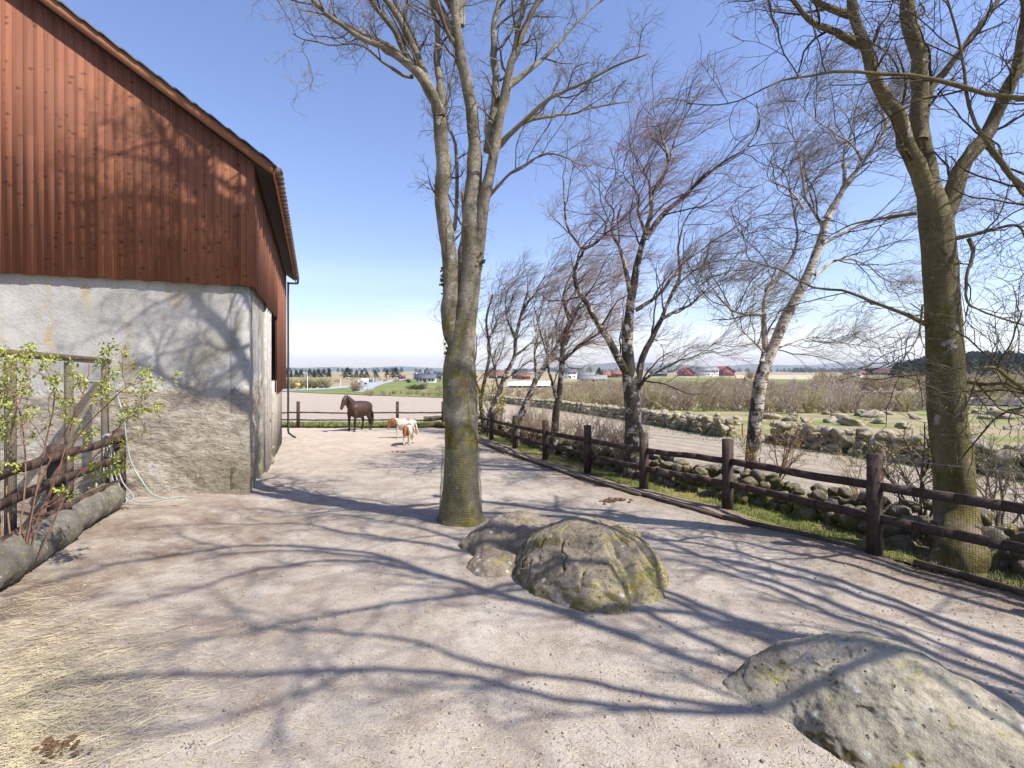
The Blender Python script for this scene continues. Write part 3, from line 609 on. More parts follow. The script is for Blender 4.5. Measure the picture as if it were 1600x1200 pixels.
LM = [gable_limb([(392, 355), (330, 342), (250, 330), (190, 318), (110, 335)], 4.0, 4.9, .12, .05, PS),
      gable_limb([(385, 395), (340, 330), (280, 275), (235, 205), (215, 165)], 4.2, 5.2, .11, .04, PS),
      gable_limb([(390, 378), (340, 385), (260, 415), (180, 405)], 4.5, 5.2, .09, .03, PS),
      gable_limb([(330, 342), (300, 290), (240, 240), (150, 265)], 4.3, 5.3, .08, .025),
      gable_limb([(388, 330), (350, 300), (300, 285), (220, 262), (140, 250)], 4.2, 5.1, .08, .03, PS),
      gable_limb([(392, 410), (350, 372), (290, 352), (230, 372), (130, 380)], 4.1, 4.9, .08, .03, PS),
      gable_limb([(330, 342), (290, 310), (262, 268), (268, 200), (250, 150)], 4.4, 5.2, .07, .025),
      gable_limb([(392, 430), (330, 430), (250, 470), (180, 520)], 4.4, 5.0, .06, .02, PS[1:]),
      gable_limb([(380, 300), (330, 250), (280, 180)], 4.0, 5.0, .07, .025, PS[1:]),
      limb(D, [(722, 560), (706, 520), (702, 480), (703, 410), (696, 340), (692, 280), (690, 235), (687, 185)], .165, .19, D-.3),
      limb(D-.3, z6((668, 450), (640, 370), (590, 290), (540, 240), (470, 205), (370, 150), (250, 70), (170, 0)), .115, .045, D-1.2),
      limb(D-.3, z6((600, 300), (545, 230), (500, 130), (440, 60), (400, 0), (350, -120)), .08, .04, D-.6),
      limb(D-.3, z6((640, 370), (590, 270), (555, 150), (490, 0), (450, -150)), .09, .045, D+.5),
      limb(D-.3, z6((675, 460), (675, 370), (655, 250), (650, 100), (630, 0), (600, -200), (560, -330)), .085, .04, D+.2),
      limb(D, [(737, 330), (740, 260), (738, 190), (728, 120), (716, 60), (714, 0), (708, -80), (690, -200), (668, -330)], .155, .08, D-.4),
      limb(D, [(738, 440), (748, 380), (758, 310), (764, 270), (776, 215), (790, 150), (805, 90), (826, 35), (842, 0), (880, -90), (930, -200)], .145, .05, D-.4),
      limb(D, z6((860, 590), (870, 480), (885, 350), (875, 220), (880, 100), (900, 0), (905, -150), (880, -330)), .105, .05, D+.6),
      limb(D, z6((895, 480), (925, 380), (960, 220), (985, 100), (1000, 0), (1040, -150)), .07, .035, D+.3),
      limb(D, z6((895, 575), (960, 510), (1050, 425), (1130, 375), (1200, 340), (1330, 270), (1480, 210)), .06, .022, D-.9),
      limb(D, z6((950, 520), (1010, 470), (1120, 445), (1200, 438), (1300, 410), (1420, 395)), .045, .02, D+.8),
      limb(D, z6((930, 340), (1000, 280), (1080, 225), (1150, 150), (1220, 70), (1330, -20)), .06, .025, D+.8),
      limb(D, z6((855, 775), (885, 740), (920, 700), (980, 660), (1050, 615), (1120, 600), (1200, 640), (1260, 650)), .035, .014, D-.6),
      limb(D+.3, [(712, 560), (716, 480), (722, 400), (727, 350), (722, 300)], .10, .05, D+.6),
      limb(D+.2, z6((722, 900), (735, 830), (733, 620), (715, 500), (695, 430), (710, 330), (730, 220)), .045, .02, D+.8),
      limb(D, z6((760, 230), (700, 120), (660, 0), (600, -120)), .05, .03, D-1.2),
      limb(D, z6((560, 300), (520, 290), (450, 250), (360, 180), (250, 165), (150, 160), (90, 130)), .04, .012, D-1.1),
      limb(D, z6((590, 290), (500, 200), (420, 150), (330, 110), (210, 40), (100, 10), (20, -40)), .06, .015, D-.2),
      # upper crown over the frame: throws the branch shadow on the gable
      limb(D, [(714, 20), (640, -90), (560, -170), (480, -230), (400, -300)], .09, .03, D-1.7),
      limb(D, [(712, 60), (650, -60), (590, -200), (540, -330), (500, -470)], .09, .03, D-1.0),
      limb(D, [(842, 0), (900, -60), (1000, -130), (1120, -190)], .07, .03, D-.6),
      limb(D-.2, [(690, 180), (620, 20), (520, -110), (430, -190), (330, -250)], .08, .025, D-1.4)]
spec = [dict(n=7, t0=.25, t1=1, ang=.75, L=0, absL=1.15, K=9, bias=UP*.3, wig=.17, rr=.5, rmin=.005, cap=.024),
        dict(n=5, t0=.12, t1=1, ang=.8, L=0, absL=.58, K=7, bias=UP*.15, wig=.25, rr=.6, rmin=.003, cap=.010),
        dict(n=4, t0=.1, t1=1, ang=.8, L=0, absL=.34, K=6, bias=UP*.2, wig=.27, rr=.6, rmin=.0020, cap=.0055),
        dict(n=2, t0=.2, t1=1, ang=.7, L=0, absL=.18, K=4, bias=UP*.3, wig=.25, rr=.7, rmin=.0016)]
T1 = tree('bare_tree', b0, trunk, LM, spec, 'tall bare tree with grey mossy stems and netted foot, in the middle of the paddock', 'tree', [MAT['bark'], MAT['twigG']], ntr=90)
# moss clumps on its stems
mc = MB()
for x, y, s in [(700, 545, 12), (703, 560, 10), (697, 530, 9), (745, 402, 10), (735, 425, 9), (752, 412, 8), (690, 370, 7), (688, 430, 9), (690, 445, 8), (686, 165, 7), (685, 180, 6), (664, 125, 6), (713, 70, 6), (712, 85, 5), (775, 155, 6), (733, 470, 6), (716, 590, 8), (700, 640, 8)]:
    for k in range(14):
        p = PX(x+2.5+rng.normal()*s*.3, y+rng.normal()*s*.9, D-.09-.07*rng.random()); add_stone(mc, p, np.full(3, s*.2*pxm)*rng.uniform(.5, 1.2))
mo = mc.build('moss', plain('moss_clumps', (.10, .10, .015), 1, .5, 40, bump=1), T1, True); mo.location = -b0; mo['kind'] = 'stuff'
# wire netting sleeve round its foot
def netting_cyl(c, r0_, r1_, z0, z1, nth, nz_, wr, mat, root, base):
    m = MB(); th = np.linspace(0, 2*math.pi, 49)
    for k in range(nz_):
        f = k/(nz_-1); r = r0_+(r1_-r0_)*f+.008*math.sin(k*.9); P = np.stack([c[0]+r*np.cos(th), c[1]+r*np.sin(th), z0+(z1-z0)*f+.006*np.sin(th*3+k)], -1); m.tubes(P, np.full(49, wr), 3)
    for k in range(nth):
        t = k/nth*2*math.pi; f = np.linspace(0, 1, 8); r = r0_+(r1_-r0_)*f+.008*np.sin(f*20); P = np.stack([c[0]+r*math.cos(t), c[1]+r*math.sin(t), z0+(z1-z0)*f], -1); m.tubes(P, np.full(8, wr), 3)
    o = m.build('wire_netting', mat, root); o.location = -np.array(base); return o
netting_cyl(b0, .385, .325, b0[2]+.02, b0[2]+1.28, 64, 36, .0019, MAT['wire'], T1, b0)

# -- right-hand tree
D = 7.12; b1 = G(1505, 878)
trunk = (np.array([b1-A(0, 0, .1), b1+A(0, 0, .1), PX(1493, 800, D), PX(1489, 720, D), PX(1480, 640, D), PX(1477, 560, D), PX(1471, 450, D), PX(1462, 350, D), PX(1450, 290, D)]), [.33, .285, .25, .235, .23, .22, .20, .195, .14])
LT = [limb(D, z8((600, 740), (570, 650), (545, 560), (505, 480), (460, 380), (410, 260), (370, 130), (330, 40), (325, -60), (300, -200)), .135, .08, D-.4),
      limb(D, z8((590, 720), (575, 600), (560, 480), (550, 300), (530, 130), (515, 0), (510, -150), (490, -330)), .13, .13, D+.2),
      limb(D, z8((610, 760), (650, 690), (700, 580), (770, 470), (820, 370), (870, 260), (930, 200), (1050, 100)), .14, .09, D-.2),
      limb(D, z8((558, 470), (566, 390), (600, 290), (650, 220), (720, 130), (800, 20), (870, -80)), .08, .04, D+.6),
      limb(D, z8((345, 150), (270, 110), (210, 70), (140, 0), (60, -90), (-60, -180)), .06, .03, D-.9),
      limb(D, z8((325, 50), (260, 30), (200, 0), (120, -70), (0, -160), (-150, -220)), .06, .03, D-.5),
      limb(D, z8((570, 1085), (480, 1040), (350, 990), (180, 945), (80, 905), (0, 880), (-60, 870)), .035, .010, D-.3),
      limb(D, z8((660, 800), (760, 775), (870, 755), (910, 800), (960, 830)), .035, .015, D-.6),
      limb(D, z8((715, 800), (735, 850), (715, 930), (715, 1010), (800, 1060), (900, 1095), (980, 1110)), .03, .014, D-.5),
      limb(D, z8((540, 715), (450, 725), (330, 750), (250, 790), (200, 830)), .025, .008, D+.8),
      limb(D, z8((560, 1020), (550, 1120), (500, 1190), (440, 1230)), .016, .006, D-.4),
      limb(D, z8((770, 470), (830, 555), (900, 640), (980, 720)), .05, .03, D-.8),
      limb(D, z8((320, -60), (250, -250), (100, -400), (-100, -500)), .07, .03, D-1.2),
      limb(D, z8((510, -100), (450, -300), (420, -500)), .08, .03, D-.6),
      limb(D, z8((870, 260), (900, 60), (880, -150), (820, -350)), .07, .03, D-.3),
      limb(D, [(1490, 590), (1530, 600), (1570, 600), (1600, 612), (1660, 625)], .035, .02, D-.9)]
spT = [dict(n=6, t0=.2, t1=1, ang=.8, L=0, absL=1.1, K=9, bias=A(-.12, 0, .0), wig=.18, rr=.45, rmin=.005, cap=.022),
       dict(n=5, t0=.1, t1=1, ang=.8, L=0, absL=.62, K=7, bias=A(-.1, 0, .05), wig=.28, rr=.55, rmin=.003, cap=.010),
       dict(n=4, t0=.1, t1=1, ang=.75, L=0, absL=.36, K=6, bias=A(0, 0, .1), wig=.28, rr=.6, rmin=.002, cap=.0052),
       dict(n=2, t0=.1, t1=1, ang=.75, L=0, absL=.18, K=4, bias=A(0, 0, .2), wig=.25, rr=.7, rmin=.0015)]
tree('bare_tree', b1, trunk, LT, spT, 'thick green-barked bare tree standing behind the netted rail fence on the right', 'tree', [MAT['barkT'], MAT['twigD']], ntr=80, buds=(MAT['bud'], .012), budsz=.012)

# -- birches
def T7(D, *a, **k): return limb(D, z7(*a), **k)
D = 13.0; b2 = PX(990, 0, D); b2[2] = zl(D)
trunk = (np.array([b2-A(0, 0, .1), PX(990, 690, D), PX(989, 640, D), PX(985, 600, D), PX(981, 560, D), PX(980, 520, D)]), [.25, .235, .21, .19, .16, .14])
LB = [limb(D, z7((318, 1130), (290, 1080), (230, 970), (170, 880), (140, 800), (135, 720), (150, 690), (110, 620), (95, 560), (90, 450)), .13, .03, D-1),
      limb(D, z7((150, 690), (210, 660), (240, 600), (200, 560)), .05, .02, D-.6),
      limb(D, z7((310, 1000), (325, 850), (350, 740), (375, 640), (390, 560), (400, 490), (430, 450), (460, 360), (490, 270), (540, 180), (580, 100)), .14, .02, D+.3),
      limb(D, z7((375, 650), (440, 560), (550, 470), (630, 390), (720, 340), (770, 260), (760, 180)), .09, .02, D-.8),
      limb(D, z7((325, 850), (290, 690), (260, 620), (270, 560), (240, 510), (270, 420), (250, 330)), .07, .015, D+1),
      limb(D, z7((340, 1170), (370, 1050), (430, 930), (490, 780), (490, 680), (520, 570), (600, 500)), .12, .02, D+.4),
      limb(D, z7((350, 1170), (370, 1140), (430, 1100), (540, 1060), (640, 1000)), .07, .012, D-.8),
      limb(D, z7((340, 900), (420, 850), (520, 720), (640, 640), (740, 580), (820, 560)), .06, .012, D-.5),
      limb(D, z7((395, 540), (380, 450), (340, 380), (330, 300)), .05, .012, D+.8),
      limb(D, z7((455, 380), (430, 280), (400, 200)), .05, .012, D+.4),
      limb(D, z7((430, 930), (520, 880), (600, 820), (680, 780)), .05, .010, D+1.2),
      limb(D, z7((375, 640), (350, 560), (355, 500), (300, 430), (310, 350)), .05, .012, D-1)]
WIND = A(.75, 0, .35)
spB = [dict(n=10, t0=.12, t1=1, ang=.65, L=0, absL=1.75, K=10, bias=WIND*.5, wig=.17, rr=.5, rmin=.006, cap=.026),
       dict(n=6, t0=.1, t1=1, ang=.6, L=0, absL=.9, K=8, bias=WIND*.7, wig=.22, rr=.55, rmin=.0032, cap=.010),
       dict(n=5, t0=.1, t1=1, ang=.55, L=0, absL=.5, K=6, bias=WIND*.8, wig=.2, rr=.6, rmin=.002, cap=.005),
       dict(n=3, t0=.1, t1=1, ang=.5, L=0, absL=.34, K=4, bias=WIND*.9, wig=.18, rr=.7, rmin=.0014)]
BG = 'windswept birches behind the fence'
tree('birch', b2, trunk, LB, spB, 'wide windswept birch with dark cracked trunk and purplish twigs, left of the white leaning birch', 'birch', [MAT['birch'], MAT['twigP'], MAT['barkD']], BG)
D = 12.0; b3 = PX(1176, 0, D); b3[2] = zl(D)
trunk = (np.array([b3-A(0, 0, .1), PX(1177, 700, D), PX(1182, 640, D), PX(1191, 585, D), PX(1207, 545, D), PX(1228, 495, D), PX(1255, 445, D), PX(1278, 390, D), PX(1292, 345, D)]), [.18, .165, .155, .145, .115, .12, .11, .095, .08])
LB = [limb(D, z8((240, 730), (300, 620), (360, 540), (440, 430), (490, 330), (520, 240)), .085, .02, D-.5),
      limb(D, z7((785, 1080), (790, 1020), (785, 900), (830, 800), (900, 690), (890, 560), (860, 430), (800, 380)), .10, .02, D+.5),
      limb(D, z7((785, 915), (700, 910), (640, 860), (590, 800), (560, 770)), .05, .012, D-.8),
      limb(D, z8((230, 770), (215, 740), (170, 650), (150, 500), (110, 430), (90, 330)), .06, .015, D+.4),
      limb(D, z8((300, 620), (300, 500), (335, 400), (320, 300)), .055, .012, D+1),
      limb(D, z8((220, 820), (330, 760), (450, 720), (530, 715), (600, 690)), .045, .012, D-.4),
      limb(D, z8((200, 920), (280, 870), (380, 890), (450, 950), (530, 980)), .045, .012, D+.5),
      limb(D, z8((40, 1180), (100, 1160), (200, 1130), (300, 1150), (380, 1160)), .04, .01, D+.6),
      limb(D, z8((360, 540), (300, 470), (200, 400), (130, 330)), .04, .01, D-.7),
      limb(D, z8((160, 700), (120, 640), (60, 600), (10, 620)), .035, .01, D-1),
      limb(D, z8((30, 1180), (-20, 1130), (-60, 1080), (-110, 1050)), .03, .008, D-1),
      limb(D, z8((440, 430), (420, 330), (400, 230)), .045, .01, D+.5)]
tree('birch', b3, trunk, LB, spB, 'leaning birch with peeling white bark, between the dark birch and the thick green-barked tree', 'birch', [MAT['birchW'], MAT['twigG'], MAT['birch']], BG, buds=(MAT['budY'], .035), budsz=.012)
WIND2 = [dict(q) for q in spB]
for q, n_, l_ in zip(WIND2, (9, 6, 4, 2), (1.6, 1.0, .65, .4)): q['n'] = n_; q['absL'] = l_; q['rmin'] *= 1.25; q['cap'] = q.get('cap', .006)*.9
def small_birch(D, pts, r0_, extra, label, mats, buds=None):
    base = PX(pts[0][0], 0, D); base[2] = zl(D); p = [base-A(0, 0, .1)]+[PX(x, y, D) for x, y in pts]
    tr = (np.array(p), np.linspace(r0_, r0_*.35, len(p))); lims = [limb(D, e_, r0_*.5, .012, D+rng.normal()*.8) for e_ in extra]; lims.append((np.array(p[len(p)//2:]), np.linspace(r0_*.5, r0_*.15, len(p)-len(p)//2)))
    return tree('birch', base, tr, lims, WIND2, label, 'birch', mats, BG, buds=buds, budsz=.02, ntr=30, sidest=8)
small_birch(17.0, [(866, 690), (869, 642), (875, 607), (878, 564), (881, 530), (892, 495)], .15,
            [[(869, 620), (860, 585), (850, 540), (840, 500), (850, 460)], [(881, 530), (900, 490), (925, 450), (950, 400)], [(878, 565), (900, 545), (930, 525), (965, 500)], [(890, 500), (880, 460), (895, 420), (915, 390)], [(880, 540), (905, 500), (945, 470), (975, 430)]],
            'slim upright birch with white-blotched trunk, right of the slanting pale birch by the fence', [MAT['birch'], MAT['twigP'], MAT['barkD']])
small_birch(20.0, [(805, 680), (812, 655), (825, 625), (839, 590), (858, 564), (872, 537), (886, 512), (900, 480)], .17,
            [[(839, 590), (835, 550), (840, 510), (850, 470), (870, 430)], [(858, 564), (880, 555), (910, 540), (940, 515)], [(886, 512), (910, 470), (935, 440), (955, 415)], [(872, 537), (870, 500), (885, 455), (900, 420)]],
            'slanting pale birch trunk with bushy brown crown, second from the thick tree in the paddock', [MAT['birchW'], MAT['twigB'], MAT['barkD']])
small_birch(23.0, [(766, 650), (781, 611), (788, 590), (804, 557), (806, 529), (815, 490), (825, 455)], .15,
            [[(781, 611), (770, 570), (765, 530), (775, 480), (795, 440)], [(788, 592), (815, 575), (845, 550), (860, 520)], [(804, 557), (830, 535), (850, 500), (862, 450)], [(806, 529), (790, 490), (795, 450), (815, 420)], [(815, 490), (840, 450), (860, 420)]],
            'forked dark birch with olive buds, just right of the thick paddock tree', [MAT['birch'], MAT['twigD'], MAT['barkD']], (MAT['budY'], .05))
small_birch(25.0, [(755, 660), (751, 628), (759, 586), (765, 550), (760, 500), (770, 460)], .12,
            [[(753, 620), (740, 580), (745, 540), (740, 500), (755, 470)], [(759, 590), (780, 560), (790, 520), (800, 470)], [(745, 590), (715, 545), (700, 520), (690, 500)], [(762, 540), (775, 500), (785, 450)]],
            'thin crooked birch half hidden by the thick paddock tree', [MAT['barkD'], MAT['twigP']])

# -- trees beside and behind the camera: their limbs reach into the top right corner and shade the yard
def shadow_limb(pts, h, r0_, r1_):
    h = np.linspace(h[0], h[1], len(pts)); out = []
    k = 1/math.tan(e)
    for (x, y), hh in zip(pts, h):
        g = G(x, y); out.append(A(g[0]+TS[0]*hh*k, g[1]+TS[1]*hh*k, g[2]+hh))
    return np.array(out), np.linspace(r0_, r1_, len(pts))*.82
b4 = A(10.2, -1.6, .05)
SL = [shadow_limb([(1760, 1150), (1600, 1075), (1431, 1011), (1330, 971), (1229, 930), (1151, 900), (1040, 872)], (4.5, 7), .085, .03),
      shadow_limb([(1760, 1190), (1600, 1116), (1431, 1035), (1200, 985), (1060, 957), (900, 960), (800, 930), (700, 902)], (4.5, 8), .10, .045),
      shadow_limb([(1700, 1300), (1500, 1185), (1330, 1100), (1180, 1112), (1000, 1105), (850, 1085), (700, 1052), (560, 1040), (440, 1046), (200, 1060), (60, 1080)], (4.5, 9.5), .065, .035),
      shadow_limb([(1180, 1108), (1000, 1088), (900, 1060), (780, 1036), (640, 1003), (500, 985), (380, 980)], (6, 8.5), .055, .02),
      shadow_limb([(900, 960), (700, 902), (560, 876), (420, 885), (300, 920), (180, 950)], (8, 10), .07, .02),
      shadow_limb([(700, 902), (560, 860), (400, 850), (250, 872), (130, 905), (0, 945)], (8.2, 10.5), .07, .03),
      shadow_limb([(560, 1040), (480, 1075), (350, 1120), (200, 1150)], (8.5, 9.5), .04, .015),
      shadow_limb([(1000, 1000), (875, 958), (752, 916), (681, 895), (622, 877), (541, 866), (463, 859), (365, 863), (312, 873)], (8, 10.5), .09, .03),
      shadow_limb([(860, 915), (734, 926), (646, 940), (530, 958), (463, 969), (382, 990), (250, 1010)], (8, 10), .06, .02),
      shadow_limb([(900, 880), (734, 863), (629, 845), (541, 831), (453, 817), (347, 821), (200, 840)], (8, 10.5), .075, .02),
      shadow_limb([(840, 870), (727, 849), (664, 828), (622, 817), (523, 803), (400, 795)], (8.5, 10.5), .07, .02),
      shadow_limb([(1010, 840), (850, 812), (690, 800), (560, 778), (430, 770)], (8.5, 11), .06, .02),
      shadow_limb([(1250, 900), (1100, 868), (980, 850), (860, 820), (770, 806)], (7, 9), .06, .02),
      (np.array([A(10.2, -1.6, 3.4), A(9.0, 2.4, 5.2), A(7.6, 5.2, 5.4), PX(1600, 150, 5.9), PX(1470, 128, 5.9), PX(1330, 107, 5.8), PX(1240, 120, 5.7), PX(1190, 140, 5.6)]), [.1, .06, .04, .028, .024, .018, .012, .007]),
      (np.array([A(10.2, -1.6, 3.0), A(9.2, 2.6, 4.2), PX(1720, 330, 6.), PX(1600, 295, 6.), PX(1540, 220, 6), PX(1510, 140, 6), PX(1500, 60, 6), PX(1470, -30, 6)]), [.09, .05, .034, .028, .022, .018, .014, .01]),
      (np.array([A(10.2, -1.6, 2.4), A(9.2, 2.6, 2.6), PX(1720, 640, 6.), PX(1600, 607, 6.), PX(1555, 580, 6), PX(1520, 575, 5.9)]), [.07, .06, .035, .028, .018, .008]),
      (np.array([A(10.2, -1.6, 3.4), A(10.2, -1.8, 6), A(10.3, -2, 9), A(10.3, -2.3, 12.5)]), [.2, .17, .12, .06]),
      (np.array([A(10.2, -1.6, 5), A(9.2, -2.5, 8), A(8, -3, 10.5), A(6.8, -3.6, 12.5)]), [.13, .1, .07, .04])]
for i in range(6):
    k_ = 7+i; SL.append((np.array([A(10.2, -1.7, 4.5+.2*i), A(10.2, -1.7, 4.5)*.45+SL[k_][0][0]*.55+A(.3, 0, .6), SL[k_][0][0], SL[k_][0][1]]), [.08, .06, .05, .04]))
for i in range(6): # join the limbs seen only by their shadow to the stem
    SL.append((np.array([A(10.2, -1.6, 3.2+.25*i), (A(10.2, -1.6, 4.0)+SL[i][0][0])/2+A(0, 0, .1), SL[i][0][0], SL[i][0][1]]), [.10, .085, .06, .05])) if i in (0, 1, 2) else None
spS = [dict(n=8, t0=.25, t1=1, ang=.75, L=0, absL=1.5, cap=.025, K=8, bias=A(-.1, 0, .1), wig=.17, rr=.5, rmin=.006),
       dict(n=5, t0=.15, t1=1, ang=.8, L=0, absL=.85, cap=.012, K=6, bias=A(0, 0, .1), wig=.22, rr=.55, rmin=.004),
       dict(n=4, t0=.1, t1=1, ang=.8, L=0, absL=.45, cap=.006, K=5, bias=A(0, 0, .1), wig=.25, rr=.6, rmin=.0028)]
tree('bare_tree', b4, (np.array([b4-A(0, 0, .1), b4+A(0, 0, 1.5), b4+A(0, 0, 3.4), A(10.2, -1.65, 5)]), [.32, .28, .25, .2]), SL, spS,
     'bare tree outside the right edge whose dark limbs reach in at the top right corner', 'tree', [MAT['barkT'], MAT['twigD']], ntr=30)

# ---------------------------------------------------------------- shrubs
def bush_tpl(n, K, levels, spread, rmul, seed):
    ang = rng.random(n)*6.28; th = rng.uniform(.05, spread, n); d = np.stack([np.cos(ang)*np.sin(th), np.sin(ang)*np.sin(th), np.cos(th)], -1)
    pos = np.stack([np.cos(ang), np.sin(ang), ang*0], -1)*.08*rng.random((n, 1)); out = [pos]
    ln = rng.uniform(.45, .85, n)[:, None]/(K-1)
    for k in range(K-1): d = nrm(d+.18*rng.normal(size=(n, 3))+A(0, 0, .1)); pos = pos+d*ln; out.append(pos)
    P = np.stack(out, 1); R = np.linspace(.016, .005, K)[None]*np.ones((n, 1))*rmul; r = [(P, R)]
    for sp in levels: P, R = grow(P, R, **sp); r.append((P, R))
    return r
def bush_levels(n1, n2, n3, rm, bias=A(.1, 0, .25)):
    L = [dict(n=n1, t0=.2, t1=1, ang=.6, L=.6, K=5, bias=bias, wig=.2, rr=.6, rmin=rm), dict(n=n2, t0=.1, t1=1, ang=.6, L=.55, K=4, bias=bias, wig=.22, rr=.7, rmin=rm*.8)]
    if n3: L.append(dict(n=n3, t0=.1, t1=1, ang=.6, L=.6, K=3, bias=bias, wig=.22, rr=.8, rmin=rm*.7))
    return L
def put_bush(m, tpl, p, s, sz=None):
    a = rng.random()*6.28; sz = s if sz is None else sz
    for P, R in tpl:
        q = rot(P.reshape(-1, 3), 0, 0, a).reshape(P.shape)*A(s, s, sz)+np.array(p); m.tubes(q, R*s, 3)
tplN = [bush_tpl(9, 7, bush_levels(5, 4, 4, .0012), .6, .6, k) for k in range(3)]       # near
tplM = [bush_tpl(12, 5, bush_levels(5, 4, 3, .0022), .75, 1.0, k) for k in range(5)]      # 45-100 m
tplF = [bush_tpl(16, 4, bush_levels(6, 4, 0, .0055), .95, 1.3, k) for k in range(4)]      # 100 m and more
thick = {'twigB': MB(), 'twigO': MB(), 'twigY': MB()}
keys = list(thick)
def scrub(x0, x1, y0, y1, n, s0, s1, wts, tpl):
    for k in range(n):
        x = rng.uniform(x0, x1); f = rng.random(); y = np.interp(x, [x0, x1], [y0[0], y0[1]])*(1-f)+np.interp(x, [x0, x1], [y1[0], y1[1]])*f
        p = G(x, y); s = rng.uniform(s0, s1); put_bush(thick[rng.choice(keys, p=wts)], tpl[int(rng.integers(len(tpl)))], p-A(0, 0, .1), s, s*rng.uniform(.8, 1.1))
scrub(740, 860, (629, 635), (618, 622), 40, 1.3, 1.9, [.4, .4, .2], tplM); scrub(860, 1000, (634, 641), (620, 628), 60, 2.0, 3.1, [.4, .4, .2], tplM)
scrub(1000, 1230, (641, 646), (626, 628), 95, 2.2, 3.4, [.5, .35, .15], tplM)
scrub(1230, 1480, (648, 643), (632, 630), 90, 1.8, 3.0, [.4, .35, .25], tplM)
scrub(1480, 1640, (638, 638), (630, 630), 10, 2.0, 3.0, [.3, .5, .2], tplM)
scrub(740, 870, (620, 622), (608, 608), 60, 1.5, 2.0, [.45, .35, .2], tplF); scrub(870, 1170, (622, 626), (607, 607), 120, 3.0, 4.6, [.45, .35, .2], tplF)
scrub(1130, 1330, (628, 630), (602, 602), 110, 2.6, 4.0, [.3, .25, .45], tplF)
scrub(1280, 1640, (611, 611), (601, 600), 110, 4.5, 7.0, [.45, .4, .15], tplF)
scrub(1460, 1640, (622, 622), (605, 605), 60, 4, 6.0, [.3, .5, .2], tplF)
for k, lab in zip(keys, ['reddish brown leafless scrub filling the valley behind the far wall', 'olive budding bushes mixed through the valley scrub behind the far wall', 'pale grey leafless scrub in the valley behind the far wall']):
    tag(thick[k].build('scrub_thicket', MAT[k]), lab, 'scrub', kind='stuff')
# low brush growing along the fence bank between the birches
hb = MB()
for k in range(30):
    y = 13+11*rng.random(); x = fencex(y)+1.3+rng.normal()*.35; put_bush(hb, tplN[k % 3], (x, y, zl(y)+.2), rng.uniform(1.1, 1.9))
tag(hb.build('hedge_brush', MAT['twigB']), 'thin leafless brush growing on the bank along the rail fence between the slim birches', 'brush', kind='stuff')
def shrub(px, py, D, s, label, mat, budmat, n=.25, bs=.016, tp=None):
    p = A((px-800)/F*D, D, float(zl(D))+.05); m = MB(); tp = tp or tplN[int(rng.integers(3))]; a = rng.random()*6.28
    root = empty('budding_shrub', p); tag(root, label, 'shrub'); pts = []
    for P, R in tp:
        q = rot(P.reshape(-1, 3), 0, 0, a).reshape(P.shape)*s; m.tubes(q, R*s, 3); pts.append(q[:, -2:].reshape(-1, 3))
    m.build('stems', mat, root); c = np.concatenate(pts[1:]); c = c[rng.random(len(c)) < n]; leaves(c, bs, budmat, root, (0, 0, 0)); return root
shrub(1205, 0, 11.4, 2.3, 'yellow-leafed shrub growing against the foot of the white leaning birch', MAT['redstem'], MAT['budY'], .38, .018)
shrub(1440, 0, 8.2, 2.7, 'tall thin budding shrub immediately left of the thick green-barked tree', MAT['twigD'], MAT['bud'], .35, .016)
shrub(1350, 0, 9.4, 1.7, 'low spreading budding shrub behind the rail fence left of the tall thin one', MAT['twigB'], MAT['budY'], .35, .014)
shrub(1560, 0, 8.3, 2.1, 'grey-stemmed budding shrub immediately right of the thick green-barked tree', MAT['twigG'], MAT['bud'], .35, .015)
shrub(1625, 0, 7.6, 2.0, 'budding shrub at the right edge of the photo behind the netted fence', MAT['twigG'], MAT['bud'], .35, .015)
shrub(775, 0, 24, 3.2, 'olive budding bush behind the fence just right of the paddock tree', MAT['twigD'], MAT['budY'], .5, .05)

# ---------------------------------------------------------------- right rail fence
def post(m, p, h, w=.14, tilt=0):
    m.box((p[0], p[1], p[2]+h/2-.1), (w, w, h+.2), math.atan2(FD[1], FD[0])+tilt)
fence = empty('rail_fence', FR[1]); tag(fence, 'brown timber rail fence running along the right side of the paddock', 'fence')
hts = [1.42, 1.42, 1.34, 1.30, 1.28, 1.25, 1.22, 1.2, 1.2, 1.2]
PZ = [A(p[0], p[1], float(zl(p[1]))) for p in FR]
def childW(m, name, mat, root, smooth=False): o = m.build(name, mat, root, smooth); o.location = -np.array(root.location); return o
for p, h in zip(PZ, hts):
    m = MB(); post(m, p, h, .145, rng.normal()*.05); childW(m, 'post', MAT['post'], fence)
for k in range(len(PZ)-1):
    for f in (.68, .36):
        m = MB(); a_, b_ = PZ[k]+A(0, 0, hts[k]*f)+A(*FN*.03, 0), PZ[k+1]+A(0, 0, hts[k+1]*f)+A(*FN*.03, 0)
        q = a_+(b_-a_)*np.linspace(0, 1, 7)[:, None]; q[:, 2] += rng.normal(size=7)*.006
        for i in range(6): m.beam(q[i], q[i+1]+(b_-a_)*.004, .07, .115)
        childW(m, 'rail', MAT['post'], fence)
m = MB(); q = np.array([p+A(0, 0, h-.06)+A(*FN*.09, 0) for p, h in zip(PZ, hts)]); m.tubes(q, np.full(len(q), .003), 4); childW(m, 'top_wire', MAT['wire'], fence)
# black netting on the nearest bays
m = MB(); a_, b_ = PZ[0], PZ[1]; off = A(*(-FN*.045), 0)
for k in range(95):
    f = k/94; p = a_+(b_-a_)*f+off; m.tubes(np.array([p+A(0, 0, .02), p+A(0, 0, 1.0)]), np.full(2, .0017), 3)
for k in range(36):
    z = .02+k*.028; m.tubes(np.array([a_+off+A(0, 0, z), b_+off+A(0, 0, z)]), np.full(2, .0017), 3)
childW(m, 'netting', MAT['wired'], fence)
